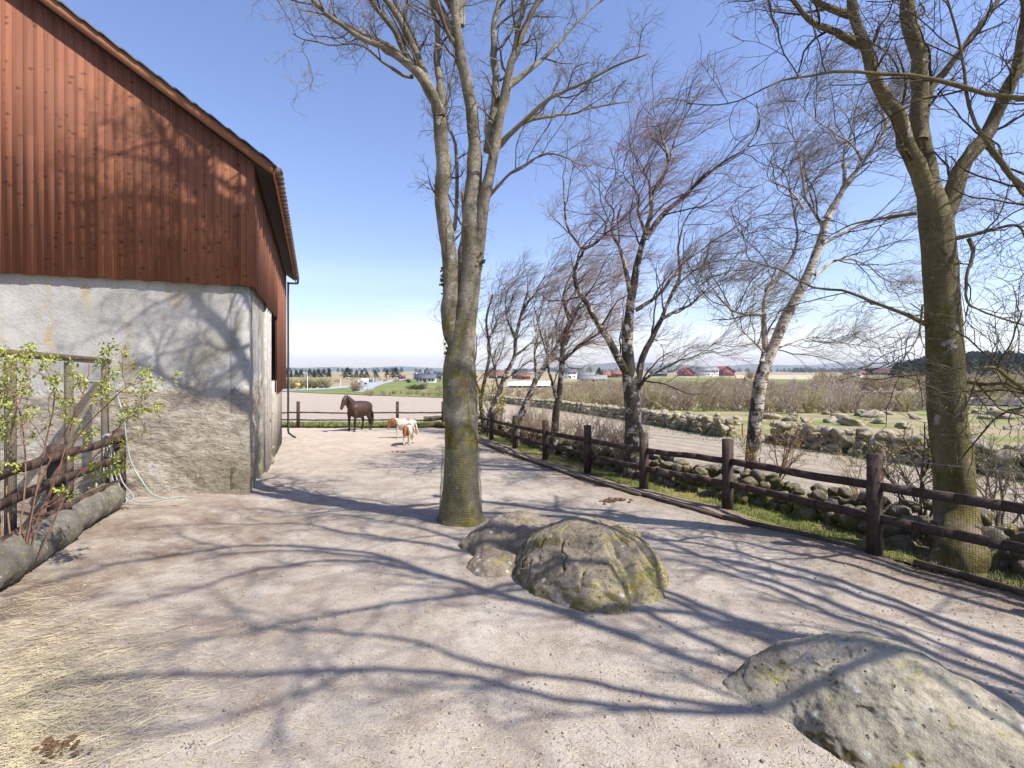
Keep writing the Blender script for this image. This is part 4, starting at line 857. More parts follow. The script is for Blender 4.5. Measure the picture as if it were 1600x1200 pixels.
# edging planks
def plank_run(pts, label):
    m = MB(); pts = np.array(pts)
    for i in range(len(pts)-1):
        a_, b_ = pts[i], pts[i+1]; m.beam((*a_, zg(*a_)+.045), (*b_, zg(*b_)+.045), .045, .08)
    tag(m.build('edging_plank', MAT['plank']), label, 'edging')
plank_run([g2(720, 683)+A(.1, 0), g2(800, 712), g2(905, 749), g2(1000, 777)], 'far stretch of low wooden edging at the foot of the rail fence')
plank_run([g2(1003, 777), g2(1130, 812), g2(1250, 838), g2(1360, 866)], 'low wooden edging on the ground left of the nearest fence post')
plank_run([g2(1428, 884), g2(1500, 903), g2(1640, 945)], 'loose dark plank on the ground right of the nearest fence post')
# back fence
BZ = [A((x-800)/F*BF, BF, float(zl(BF))) for x in (300, 383, 466, 621, 692)]
bf = empty('rail_fence', BZ[2]); tag(bf, 'low two-rail brown fence across the far end of the paddock behind the horses', 'fence')
for p in BZ: m = MB(); m.box(p+A(0, 0, .68), (.14, .14, 1.5)); childW(m, 'post', MAT['post'], bf)
for k in range(len(BZ)-1):
    for f in (.82, .42):
        m = MB(); q = BZ[k]+(BZ[k+1]-BZ[k])*np.linspace(0, 1, 7)[:, None]; q[:, 2] += f+rng.normal(size=7)*.012-.03*np.sin(np.linspace(0, 3.1, 7))
        for i in range(6): m.beam(q[i], q[i+1], .05, .075)
        childW(m, 'rail', MAT['post'], bf)
# log pile by the back corner
for k, (x, y, z, rz, l) in enumerate([(675, 668, .18, .4, .9), (684, 668, .18, -.7, 1.1), (680, 666, .45, .1, 1.3)]):
    p = G(x, y); m = MB(); t = np.linspace(-l/2, l/2, 9); P = np.stack([t*math.cos(rz), t*math.sin(rz), t*0+z+.03*np.sin(t*4)], -1)+p; m.tubes(P, .14*(1+.08*rng.normal(size=9)), 12, True)
    tag(m.build('log', MAT['barkD'], smooth=True), ['short log leaning left at the bottom of the heap by the far fence corner', 'log lying crosswise at the bottom of the heap by the far fence corner', 'topmost log of the heap by the far fence corner'][k], 'log')
# rusty gate post pair in the gap of the far wall
for x, lab in ((1146.5, 'rusty iron gate post against the left end of the gap in the far wall'), (1160, 'thin rusty iron stake standing in the gap of the far wall')):
    p = G(x, 681); m = MB(); m.beam(p-A(0, 0, .1), p+A(0, 0, .55), .09 if x < 1150 else .04, .09 if x < 1150 else .04); m.beam(p+A(-.05, 0, .55), p+A(.05, 0, .55), .06, .04); tag(m.build('gate_post', MAT['rust']), lab, 'post')

# ---------------------------------------------------------------- barn (local: x along the gable, y along the side wall)
BA = math.atan2(.3666, .93); c0 = G(390, 779); barn = empty('barn', (c0[0], c0[1], 0), BA)
tag(barn, 'red timber barn on a lichen-stained concrete ground floor, left of the paddock', 'barn')
ZB = 4.15; LEN = 13.0; RX = -6.6; zr = lambda t: 6.57-.684*(t-.30)
def prism(m, pts, y0, y1):      # polygon in xz extruded along y
    n = len(pts); v = [(x, y0, z) for x, z in pts]+[(x, y1, z) for x, z in pts]; m.add(v, [(i, (i+1) % n, (i+1) % n+n, i+n) for i in range(n)])
    o = m.n-2*n; m.t.append(np.array([(o, o+i+1, o+i) for i in range(1, n-1)]+[(o+n, o+n+i, o+n+i+1) for i in range(1, n-1)]))
# rendered walls, real relief on the lower masonry
def relief_wall(name, P0, P1, z0, z1, thick, nx, nz):
    P0 = A(*P0); P1 = A(*P1); t = nrm(P1-P0); nn = A(t[1], -t[0]); u, v = np.meshgrid(np.linspace(0, 1, nx), np.linspace(0, 1, nz))
    Pp = P0+(P1-P0)*u[..., None]; Z = z0+(z1-z0)*v; q = np.stack([Pp[..., 0], Pp[..., 1], Z], -1)
    low = sst(2.2, 1.7, Z+.3*fbm(q*1.2, 3)); fade = np.sin(np.pi*u)**.3
    d = (.045*low*fbm(q*A(1.6, 1.6, 2.4)*1.5, 4)+.012*fbm(q*2.5, 4)-.015)*fade+.012*low*fade
    q[..., :2] += nn*d[..., None]; m = MB(); i = (np.arange(nz-1)[:, None]*nx+np.arange(nx-1)[None]).ravel(); m.add(q, np.stack([i, i+1, i+nx+1, i+nx], -1))
    a_ = P0-nn*.004; b_ = P1-nn*.004; bk = -nn*thick
    vv = [(*(a_), z0), (*(b_), z0), (*(b_+bk), z0), (*(a_+bk), z0), (*(a_), z1), (*(b_), z1), (*(b_+bk), z1), (*(a_+bk), z1)]
    m.add(vv, [(1, 2, 6, 5), (2, 3, 7, 6), (3, 0, 4, 7), (4, 5, 6, 7)]); return m.build(name, MAT['conc'], barn, True)
def hard(o):
    for p in o.data.polygons: p.use_smooth = False
relief_wall('wall', (-12.9, 0), (0, 0), -.7, ZB+.03, .4, 700, 220)
sy = lambda Y: (Y-c0[1])/.93
relief_wall('wall', (0, 0.0), (0, sy(13.5)), -.8, ZB+.8, .35, 120, 140)
m = MB(); m.box((-.10, sy(15.3)+1.9, .35), (.32, sy(22.6)-sy(16.2), 2.6)); m.build('plinth', MAT['conc'], barn)
for k, (y, wd) in enumerate(((13.75, .22), (14.35, .2), (14.95, .24), (16.25, .2), (17.1, .18))):   # grey upright boards of the open bay
    m = MB(); m.box((.0, sy(y), 2.1 if y < 16 else .9), (.14, wd, 5.6 if y < 16 else 2.3)); m.build('upright', plain('grey_upright', (.36, .34, .31), .9, .25, 6, bump=.6), barn)
m = MB()
for k in range(44):
    add_stone(m, (-.12+rng.normal()*.05, sy(15.2)+rng.uniform(-.5, .5), -.5+(k//3)*.115), (.17, .22, .08), 0)
m.build('stone_pier', MAT['pierstone'], barn, True)
m = MB(); m.box((-.42, sy(17), 2.3), (.2, LEN-.6, 6.4)); m.build('inner_wall', MAT['soff'], barn)
m = MB(); m.box((-6.6, LEN-.35, 1.75), (12.9, .3, 5.2)); m.build('rear_wall', MAT['soff'], barn)
# cladding boards
m = MB(); bwid = .15; pr_ = .10
n = int(13.2/bwid)
for k in range(n):
    x1 = pr_-k*bwid; x0 = x1-bwid+.005; ztop = lambda t: (zr(t) if t > RX else zr(2*RX-t))-.01; zb = ZB-.02*((k*7) % 3 == 0)
    o = .0008*((k*5) % 3)
    v = [(x0, -pr_-o, zb), (x1, -pr_-o, zb), (x1, -pr_-o, ztop(x1)), (x0, -pr_-o, ztop(x0)), (x0, -pr_+.03, zb), (x1, -pr_+.03, zb), (x1, -pr_+.03, ztop(x1)), (x0, -pr_+.03, ztop(x0))]
    m.add(v, [(0, 1, 2, 3), (5, 4, 7, 6), (0, 4, 5, 1), (1, 5, 6, 2), (3, 2, 6, 7), (4, 0, 3, 7)])
m.build('cladding', MAT['clad'], barn)
m = MB(); prism(m, [(pr_-.01, ZB+.01), (pr_-.01, zr(pr_)-.02), (RX, zr(RX)-.02), (-13.1, zr(2*RX+13.1)-.02), (-13.1, ZB+.01)], -pr_+.032, .1); m.build('frame', MAT['soff'], barn)
m = MB(); ns = int((LEN+pr_)/bwid)
for k in range(ns):
    y0 = -pr_+.03+k*bwid; y1 = y0+bwid-.007; zb = ZB-.01 if y0 < sy(16.9) else 1.62; zt = zr(pr_)-.02; o = .005*((k*5) % 3)
    m.box((pr_-.015+o, (y0+y1)/2, (zb+zt)/2), (.03, y1-y0, zt-zb))
m.build('side_cladding', MAT['cladS'], barn)
m = MB(); m.box((pr_-.05, LEN/2+sy(16.9)/2-.0, 4.0), (.03, LEN-sy(16.9), 4.7)); m.build('side_frame', MAT['soff'], barn)
# roof: bargeboard, soffit, corrugated tiles
EX = .46; Y0r, Y1r = -.29, LEN+.5
m = MB(); prism(m, [(EX, zr(EX)), (RX, zr(RX)), (RX, zr(RX)+.20), (EX, zr(EX)+.20)], Y0r, Y0r+.035); m.build('bargeboard', MAT['barge'], barn)
m = MB(); prism(m, [(2*RX-EX, zr(EX)), (2*RX-EX, zr(EX)+.2), (RX, zr(RX)+.2), (RX, zr(RX))], Y0r, Y0r+.035); m.build('bargeboard', MAT['barge'], barn)
m = MB(); prism(m, [(EX-.03, zr(EX-.03)+.03), (EX-.03, zr(EX-.03)+.17), (RX, zr(RX)+.17), (RX, zr(RX)+.03)], Y0r+.038, Y1r); prism(m, [(2*RX-EX+.03, zr(EX-.03)+.03), (RX-.001, zr(RX)+.03), (RX-.001, zr(RX)+.17), (2*RX-EX+.03, zr(EX-.03)+.17)], Y0r+.038, Y1r); m.build('roof_deck', MAT['soff'], barn)
def tiles(sgn):
    nx, ny = 110, 500; s = np.linspace(0, 1, nx); y = np.linspace(Y0r-.04, Y1r+.03, ny); x = EX+.07+(RX-EX-.07)*s
    zz = zr(x)+.215; row = (s*(24)) % 1; X, Yg = np.meshgrid(x, y, indexing='ij'); Z = np.repeat((zz+.035*row)[:, None], ny, 1)+.035*np.abs(np.sin(np.pi*Yg/.3))**.7
    m = MB()
    for dz in (0, -.03):
        XX = X if sgn > 0 else 2*RX-X; i = (np.arange(nx-1)[:, None]*ny+np.arange(ny-1)[None]).ravel(); m.add(np.stack([XX, Yg, Z+dz], -1), np.stack([i, i+1, i+ny+1, i+ny], -1))
    k = np.arange(ny-1); m.q.append(np.stack([k, k+1, k+1+nx*ny, k+nx*ny], -1)); k = np.arange(nx-1)*ny; m.q.append(np.stack([k, k+ny, k+ny+nx*ny, k+nx*ny], -1))
    return m.build('roof_tiles', MAT['tile'], barn)
tiles(1); tiles(-1)
m = MB()   # eaves board and rounded tile noses
prism(m, [(EX-.0, zr(EX)-.03), (EX+.03, zr(EX)-.03), (EX+.03, zr(EX)+.15), (EX, zr(EX)+.15)], Y0r+.04, Y1r); m.build('eaves_board', MAT['barge'], barn)
m = MB()
for k in range(int((Y1r-Y0r)/.3)):
    yy = Y0r+.15+k*.3; z0 = zr(EX+.03)+.15; m.tubes(np.array([(EX-.05, yy, z0+.06), (EX+.1, yy, z0-.02), (EX+.13, yy, z0-.08)]), np.array([.085, .095, .075]), 10, True)
m.build('tile_nose', MAT['tilebr'], barn, True)
dp = MB(); yd = LEN-.25
dp.tubes(*spline([(EX+.10, Y1r-.1, zr(EX)+.02), (EX+.08, Y1r-.12, zr(EX)-.08), (.22, yd, zr(EX)-.2), (.19, yd, zr(EX)-.38), (.19, yd, 4), (.19, yd, 1), (.19, yd, -.25), (.26, yd-.05, -.45), (.5, yd-.2, -.62)], [.045]*9, 60), 10)
dp.build('downpipe', MAT['dark'], barn, True)
m = MB(); m.tubes(*spline([(EX+.12, Y1r-1.8, zr(EX)+.06), (EX+.12, Y1r, zr(EX)+.03)], [.05, .05], 6), 10, True); m.build('gutter', MAT['dark'], barn, True)

# ---------------------------------------------------------------- left enclosure
LP0 = A(-7.30, 9.35); LP1 = A(-6.52, 7.2); ld = LP1-LP0; LPs = [LP0, LP1, LP1+ld*.95, LP1+ld*1.9]
lf = empty('rail_fence', (*LP0, zg(*LP0))); tag(lf, 'weathered brown rail fence on the left running from the barn wall', 'fence')
LZ = [A(*p, float(zg(*p))) for p in LPs]
for k, p in enumerate(LZ):
    m = MB(); m.box(p+A(0, 0, .62), (.16, .16, 1.45), .35); childW(m, 'post', MAT['post'], lf)
for k in range(3):
    for f in (1.22, .88, .44):
        m = MB(); a_, b_ = LZ[k]+A(.1, 0, f), LZ[k+1]+A(.1, 0, f-.02); q = a_+(b_-a_)*np.linspace(0, 1, 6)[:, None]; q[:, 2] += rng.normal(size=6)*.01
        for i in range(5): m.beam(q[i], q[i+1], .055, .11)
        childW(m, 'rail', MAT['post'], lf)
nfm = empty('netting_screen', (*LP0, 0)); tag(nfm, 'tall weathered timber frame with grey wire netting behind the left rail fence', 'screen')
sh = A(-.22, -.03, 0); tz = 2.56
m = MB(); m.beam(LZ[0]*A(1, 1, 0)+sh+A(-.05, .12, tz), LZ[3]*A(1, 1, 0)+sh+A(0, 0, tz+.12), .09, .10); childW(m, 'top_beam', MAT['oldwood'], nfm)
for f in (0.02, .62, 1.3, 2.4):
    p = LZ[0]+(LZ[1]-LZ[0])*f+sh; m = MB(); m.beam(A(p[0], p[1], p[2]-.1), A(p[0], p[1], tz-.05+.03*f), .085, .085); childW(m, 'post', MAT['oldwood'], nfm)
m = MB(); p0, p1 = LZ[0]+sh, LZ[3]+sh; p0[2] = p1[2] = 0
for k in range(190):
    p = p0+(p1-p0)*k/189+A(.05, 0, 0); z0 = float(zg(p[0], p[1])); zz = np.linspace(z0, tz, 26); m.tubes(np.stack([p[0]+zz*0, p[1]+.012*np.sin(np.arange(26)*math.pi+k*math.pi), zz], -1), np.full(26, .0016), 3)
for k in range(44):
    z = .15+k*.055; m.tubes(np.array([p0+A(.05, 0, z), p1+A(.05, 0, z)]), np.full(2, .0013), 3)
childW(m, 'wire_netting', MAT['wire'], nfm)
m = MB(); m.beam(LZ[1]+sh+A(-.1, 0, .5), LZ[0]+sh+A(-.1, 0, 2.2), .05, .08); childW(m, 'brace', MAT['oldwood'], nfm)
# rough logs at its foot
for k, (f0, f1, lab) in enumerate(((.22, .93, 'thick rough log under the left fence, the one nearer the barn wall'), (1.03, 1.85, 'thick rough log under the left fence, at the left edge of the photo'))):
    n = 60; t = np.linspace(f0, f1, n)[:, None]; P = LZ[0]+(LZ[1]-LZ[0])*t+A(.02 if k == 0 else .12, 0, .19); P[:, 2] = zg(P[:, 0], P[:, 1])+.2
    R = .25+.006*np.sin(np.arange(n)*.2); R[0] *= .82; R[-1] *= .82; m = MB(); m.tubes(P, R, 40, True)
    v = m.v[0]; ax = np.repeat(P, 40, 0); dd = nrm(v-ax); m.v[0] = v+dd*(.016*fbm(v*5, 4)+.010*fbm(v*21, 3))[:, None]
    tag(m.build('log', MAT['logm'], smooth=True), lab, 'log')
# hose and rope hung on the post
def tubething(name, pts, r, mat, label, cat, n=90):
    m = MB(); m.tubes(*spline(pts, [r]*len(pts), n), 8, True); return tag(m.build(name, mat, smooth=True), label, cat)
DH = 9.15
def ph(*p): return [PX(x, y, DH-dd) for x, y, dd in p]
tubething('hose', ph((174, 566, 0), (178, 590, 0), (184, 620, .0), (193, 650, .05), (198, 690, .05), (206, 725, .05), (222, 752, .05), (238, 772, .0), (262, 779, -.05), (288, 776, -.1)), .013, MAT['hose'], 'green hose hanging from the frame corner and trailing along the barn wall', 'hose')
for k, (pp, lab) in enumerate((
    (((163, 680, 0), (162, 720, .1), (164, 770, .2), (176, 788, .3), (200, 785, .3), (208, 775, .2), (190, 750, .1), (176, 700, 0), (166, 682, 0)), 'grey rope loop drooping from the post, falling the widest'),
    (((166, 680, 0), (170, 720, .1), (180, 760, .2), (196, 778, .2), (196, 786, .3), (180, 793, .3), (160, 798, .3), (152, 796, .35), (158, 790, .3)), 'grey rope ending in a small loop on the ground by the post'),
    (((168, 680, 0), (176, 725, .1), (190, 765, .15), (214, 783, .2), (240, 783, .1), (262, 779, 0)), 'grey rope running from the post across the ground towards the hose end'))):
    tubething('rope', ph(*pp), .011, MAT['rope'], lab, 'rope')
m = MB()
for k in range(5): add_stone(m, PX(163+k*1.3, 682-k*.5, DH-.05), (.03, .03, .03))
tag(m.build('rope_knot', MAT['rope'], smooth=True), 'bunched grey rope knot hooked on the left fence post', 'rope')
# leafy bush
DB = 6.0; bb = A((25-800)/F*DB, DB, 0); bb[2] = float(zg(bb[0], bb[1]))
stems = [[(30, 880), (60, 760), (110, 660), (135, 600), (140, 562)], [(20, 880), (10, 760), (20, 660), (45, 590), (40, 545)], [(60, 870), (110, 760), (160, 700), (200, 650), (240, 605)], [(40, 880), (90, 740), (120, 640), (150, 600)],
         [(10, 880), (-10, 740), (-20, 640), (0, 560)], [(25, 880), (40, 740), (30, 640), (10, 600)], [(0, 880), (60, 800), (140, 745), (200, 730)], [(35, 880), (70, 700), (85, 620), (70, 570)], [(30, 880), (110, 700), (175, 625), (205, 600)], [(0, 890), (-30, 790), (-60, 700), (-80, 600)]]
root = empty('leafy_shrub', bb); tag(root, 'shrub with reddish stems and bright young leaves in front of the left fence', 'shrub'); m = MB(); PP = []; RR = []
for st in stems:
    d1_ = DB+rng.normal()*.3; P = np.array([PX(x, y, DB+(d1_-DB)*i/len(st)) for i, (x, y) in enumerate(st)]); q, r = spline(P, np.linspace(.010, .004, len(st)), 14); m.tubes(q, r, 6); PP.append(q); RR.append(r)
P, R = np.array(PP), np.array(RR); P2, R2 = grow(P, R, 7, .3, 1, .7, .28, 7, A(.1, 0, .2), .15, .6, .0025); m.tubes(P2, R2, 4)
P3, R3 = grow(P2, R2, 3, .3, 1, .7, .4, 5, A(.1, 0, .2), .15, .7, .0018); m.tubes(P3, R3, 3); childW(m, 'stems', MAT['redstem'], root)
c = np.concatenate([P2[:, -1], P2[:, 4], P3[:, -1], P3[:, 2], P[:, -1], P[:, -3]]); c = np.repeat(c[rng.random(len(c)) < .6], 9, 0)+rng.normal(size=(1, 3))*.0
c = c+rng.normal(size=c.shape)*.02; c = c[c[:, 2] > .75]; leaves(c, .027, MAT['leaf'], root, bb)

# ---------------------------------------------------------------- horses
def coat(name, base, patch=None, spots=(), extra=None):
    g = NG(name, .55, .4); p = g.pos(True); c = g.mix(g.ramp(g.noise(p, 3, 3), .35, .65), tuple(v*.8 for v in base), tuple(min(1, v*1.2) for v in base))
    for (x, y, z, r) in spots:
        d = g.n('ShaderNodeVectorMath', operation='DISTANCE'); g.l(p, d.inputs[0]); d.inputs[1].default_value = (x, y, z)
        dd = g.math('ADD', d.outputs['Value'], g.math('MULTIPLY', g.math('SUBTRACT', g.noise(p, 7, 3), .5), .22)); c = g.mix(g.ramp(dd, r, r-.03), c, patch)
    if extra:
        z = g.sep(p)[2]; c = g.mix(g.ramp(z, extra[0], extra[1]), c, extra[2])
    g.col(c); return g.m
def ell_chain(m, pts, sides=20, per=5):
    """pts: x, y, z, ry, rz ; ellipse sections square to the path"""
    pts = np.array(pts, float); n = (len(pts)-1)*per+1; P, _ = spline(pts[:, :3], pts[:, 3], n); ry = np.interp(np.linspace(0, len(pts)-1, n), np.arange(len(pts)), pts[:, 3]); rz = np.interp(np.linspace(0, len(pts)-1, n), np.arange(len(pts)), pts[:, 4])
    T = nrm(np.gradient(P, axis=0)); U = A(0, 1, 0)-T*(T[:, 1:2]); U = nrm(U); V = np.cross(T, U); a = np.arange(sides)/sides*2*math.pi
    ring = P[:, None]+np.cos(a)[None, :, None]*U[:, None]*ry[:, None, None]+np.sin(a)[None, :, None]*V[:, None]*rz[:, None, None]
    i = (np.arange(n-1)[:, None]*sides+np.arange(sides)[None]); j = (np.arange(n-1)[:, None]*sides+(np.arange(sides)+1)[None] % sides)
    m.add(np.concatenate([ring.reshape(-1, 3), P[:1], P[-1:]]), np.stack([i, j, j+sides, i+sides], -1).reshape(-1, 4),
          [(n*sides, (k+1) % sides, k) for k in range(sides)]+[(n*sides+1, (n-1)*sides+k, (n-1)*sides+(k+1) % sides) for k in range(sides)])
def horse(name, loc, head, sc, label, mat, manem, tailm, low=0.0, turn=0.0, fat=1.0, shortleg=0.0, forelock=True, step=(0, 0, 0, 0)):
    root = empty(name, loc, head); tag(root, label, 'horse'); root.scale = (sc, sc, sc); f = fat; lz = 1-shortleg
    def Z(z): return z if z > 1 else z*1.0
    m = MB(); dz = -shortleg
    ell_chain(m, [(-.80, 0, 1.06+dz, .07, .10), (-.72, 0, 1.12+dz, .19*f, .21), (-.50, 0, 1.13+dz, .27*f, .29), (-.2, 0, 1.07+dz, .29*f, .32*f), (.12, 0, 1.06+dz, .28*f, .33*f), (.38, 0, 1.10+dz, .24*f, .33), (.55, 0, 1.10+dz, .16*f, .25), (.64, 0, 1.08+dz, .07, .14)], 28)
    cy, syn = math.cos(turn), math.sin(turn)
    def hd(x, z, px_=.42): # neck/head point with turn about the shoulder and lowering
        dx = x-px_; zz = z+dz-low*max(0, dx)*1.25; return (px_+dx*cy, dx*syn, zz)
    nk = [(.34, 1.14, .17*f, .30), (.50, 1.29, .15*f, .27), (.64, 1.44, .12*f, .22), (.75, 1.57, .10, .17), (.82, 1.64, .08, .11)]
    ell_chain(m, [(*hd(x, z), a_, b_) for x, z, a_, b_ in nk], 22)
    he = [(.76, 1.63, .06, .08), (.83, 1.59, .10, .14), (.91, 1.48, .10, .15), (.98, 1.37, .08, .115), (1.04, 1.26, .066, .085), (1.08, 1.18, .066, .078), (1.11, 1.13, .045, .045)]
    ell_chain(m, [(*hd(x, z), a_, b_) for x, z, a_, b_ in he], 20)
    for s in (-1, 1):
        x0, y0, z0 = hd(.80, 1.68); ell_chain(m, [(x0, y0+s*.05, z0-.02, .028, .028), (x0+.01, y0+s*.065, z0+.05, .03, .02), (x0+.015, y0+s*.07, z0+.12, .008, .008)], 10)
    hoofs = MB(); k = 0
    for s in (-1, 1):
        y = s*.15*f; ky = 1-shortleg*.55; st = step[k]; k += 1
        fl_ = [(.42, y*.8, 1.0+dz, .10*f, .15), (.43+st*.2, y, .82*ky, .085, .11), (.43+st*.5, y, .66*ky, .065, .075), (.44+st*.7, y, .48*ky, .055, .06), (.435+st*.8, y, .40*ky, .05, .052), (.43+st*.9, y, .26*ky, .037, .042), (.43+st, y, .14, .045, .048), (.46+st, y, .08, .042, .045), (.475+st, y, .04, .055, .06)]
        ell_chain(m, fl_, 14, 4); hf = MB(); hf.tubes(np.array([(.48+st, y, 0.0), (.465+st, y, .065)]), np.array([.066, .054]), 12, True); hf.build('hoof', MAT['hoof'], root)
        st = step[k]; k += 1
        hl = [(-.50, y*.75, 1.05+dz, .15*f, .24), (-.46+st*.1, y*.9, .86*ky+dz*.2, .12, .18), (-.44+st*.3, y, .70*ky, .085, .12), (-.53+st*.5, y, .57*ky, .058, .08), (-.61+st*.7, y, .48*ky, .05, .065), (-.59+st*.8, y, .36*ky, .04, .046), (-.57+st*.95, y, .24*ky, .038, .042), (-.56+st, y, .14, .046, .05), (-.53+st, y, .08, .042, .045), (-.515+st, y, .04, .055, .06)]
        ell_chain(m, hl, 14, 4); hf = MB(); hf.tubes(np.array([(-.51+st, y, 0.0), (-.525+st, y, .065)]), np.array([.066, .054]), 12, True); hf.build('hoof', MAT['hoof'], root)
    b_ = m.build('body', mat, root, True)
    rm = b_.modifiers.new('remesh', 'REMESH'); rm.mode = 'VOXEL'; rm.voxel_size = .018; rm.use_smooth_shade = True
    sm = b_.modifiers.new('smooth', 'SMOOTH'); sm.factor = .5; sm.iterations = 6
    for s in (-1, 1):
        ey = MB()
        x, y, z = hd(.90, 1.56); px2, py2 = -syn*s*.08, cy*s*.08; v, fc = ico(1); ey.add(v*.017+A(x+px2*1.2, y+py2*1.2, z), None, fc); ey.build('eye', MAT['eye'], root, True)
    mn = MB()   # mane falls on both sides of the crest
    for q in range(260):
        u = rng.random(); x = .40+.44*u; z = 1.36+(1.72-1.36)*u**.95 if u < .9 else 1.72; x, y, z = hd(x, z-.02); s = rng.choice([-1, 1]); l = .22+.12*rng.random()
        px2, py2 = -syn*s, cy*s; t = np.linspace(0, 1, 6); w_ = .13*f
        P = np.stack([x-.03*t+px2*w_*t**.6, y+py2*w_*t**.6, z-l*t**1.5+.02*np.sin(3*t)], -1); mn.tubes(P, np.full(6, .013)*(1-t*.7), 4)
    if forelock:
        for q in range(40):
            x, y, z = hd(.82, 1.70); t = np.linspace(0, 1, 5); P = np.stack([x+.13*t*cy, y+rng.normal()*.05*t+.13*t*syn, z-.20*t**1.2+.02], -1); mn.tubes(P, np.full(5, .011)*(1-t*.6), 4)
    mn.build('mane', manem, root)
    tl = MB()
    for q in range(120):
        t = np.linspace(0, 1, 9); l = .85+.15*rng.random()-shortleg; sp_ = rng.normal()*.06; sp2 = rng.normal()*.05
        P = np.stack([-.78-.13*np.sin(t*1.6)+sp2*t, sp_*np.sin(t*2.4), 1.17+dz-l*t**1.15], -1); tl.tubes(P, .016*(1-.7*t), 4)
    tl.build('tail', tailm, root); return root
p = G(559, 673); p[2] = float(zpad(p[0], p[1]))
horse('horse', p+A(.05, 0, 0), -1.93, 1.13, 'dark brown horse with black mane standing by the far fence, watching the camera', coat('dark_bay_coat', (.045, .020, .011), extra=(.62, .42, (.015, .01, .008))), MAT['mane'], MAT['mane'], .0, -.12, 1.2, .09, step=(0, .05, .08, -.1))
WH = (.47, .42, .36); CH = (.22, .08, .028)
p = G(631, 684.5); p[2] = float(zpad(p[0], p[1]))
horse('pony', p, math.atan2(-.22, -1), .64, 'small white and chestnut pony in side view with its head to the left', coat('pinto_coat', WH, CH, [(.92, 0, 1.1, .48), (.62, .0, .9, .32), (.48, 0, .72, .16), (-.28, 0, 1.1, .29), (-.33, .25, .9, .2)]), MAT['maneC'], MAT['maneW'], .42, .15, 1.25, .12)
p = G(631.5, 696.5); p[2] = float(zpad(p[0], p[1]))
horse('pony', p+A(.1, .3, 0), math.atan2(-1, -.10), .56, 'smaller chestnut and white pony facing the camera in front of the other pony', coat('pinto_foal_coat', WH, CH, [(.92, 0, 1.05, .50), (.60, .0, .9, .30), (-.1, .1, 1.0, .34), (-.45, -.2, 1.0, .2)]), MAT['maneC'], MAT['maneW'], .45, .12, 1.25, .10)

# ---------------------------------------------------------------- far things
def conifer_tpl(n=420, seed=0, fat=.3):
    z = rng.random(n)**.8; r = fat*(1-z)**.75*(.75+.25*np.sin(z*40)); a = rng.random(n)*6.28; rad = r*(.55+.5*rng.random(n))
    c = np.stack([rad*np.cos(a), rad*np.sin(a), .06+z*.94], -1); d = nrm(np.stack([np.cos(a), np.sin(a), -.25+.3*rng.normal(size=n)], -1)); t = np.stack([-np.sin(a), np.cos(a), a*0], -1); s = (.035+.06*(1-z))[:, None]
    v = np.stack([c-d*s, c+t*s*.7+A(0, 0, .012), c+d*s*1.4-A(0, 0, .01), c-t*s*.7+A(0, 0, .012)], 1); return v.reshape(-1, 3), np.arange(n*4).reshape(-1, 4)
CT = [conifer_tpl(460, fat=f) for f in (.26, .34, .42, .22)]
def mesh_from(v, q, name, mat): m = MB(); m.add(v, q); o = m.build(name, mat); return o
def conifer(x, y, hpx, k, label, group, wide=1.0):
    p = G(x, y); h = hpx/F*p[1]; root = empty('conifer', p); tag(root, label, 'conifer', group)
    v, q = CT[k]; m = MB(); m.add(v*A(h*wide, h*wide, h), q); m.build('crown', MAT['conif'], root)
    m = MB(); m.tubes(np.array([(0, 0, -.2), (0, 0, h*.8)]), np.array([h*.025, h*.01]), 6); m.build('trunk', MAT['barkD'], root)
cg = 'dark conifers along the horizon left of the paddock tree'
for i_, (x, hp) in enumerate([(448, 7), (455, 8), (463, 9), (470, 10), (484, 11), (491, 10), (498, 11), (506, 10), (514, 12)]): conifer(x, 590, hp+3, int(rng.integers(4)), ['leftmost', 'second from the left', 'third from the left', 'fourth from the left', 'middle one', 'fourth from the right', 'third from the right', 'second from the right', 'rightmost'][i_]+' of the small dark conifers above the roadside bushes', cg, 1.5)
for x, hp, wd_, lab in [(543, 15, 1.9, 'broad dark conifer, the largest left of the road bend'), (557, 11, 1.2, 'slim conifer just right of the broad one near the horizon'), (565, 11, 1.1, 'pointed conifer above the white lorry'), (573, 9, 1.6, 'rounded dark conifer right of the white lorry'), (587, 10, 1.5, 'round dark conifer standing alone between the lorry and the yellow sign'),
                        (605, 12, 1.0, 'narrow conifer directly behind the small yellow sign'), (618, 15, 1.9, 'broad rounded conifer right of the small yellow sign at the road crest')]: conifer(x, 591, hp+2, 2, lab, cg, wd_)
conifer(936, 592, 18, 1, 'dark fir beside the white houses right of the birches', None, 1.5); conifer(1164, 605, 16, 1, 'lone dark spruce among the valley scrub by the white birch', None, 1.3); conifer(1152, 603, 11, 2, 'small dark spruce left of the lone larger spruce in the valley', None, 1.3)
conifer(953, 588, 8, 2, 'small dark conifer in front of the far hills by the red barns', None, 1.5)
# forest on the right: one mass on its own rise
m = MB(); fx0, fx1 = 1395, 1700
for k in range(900):
    x = rng.uniform(fx0, fx1); Df = rng.uniform(300, 420); rise = np.interp(x, [1395, 1460, 1520, 1700], [0, 4.0, 7.0, 8])*sst(290, 400, Df); h = rng.uniform(10, 15)*np.interp(x, [1395, 1450], [.75, 1]); v, q = CT[k % 4]
    m.add(rot(v, 0, 0, rng.random()*6)*A(h*1.3, h*1.3, h)+A((x-800)/F*Df, Df, float(zl(Df))+rise), q)
tag(m.build('conifer_forest', MAT['conif']), 'dense dark conifer forest on the rise at the right edge of the view', 'forest', kind='stuff')
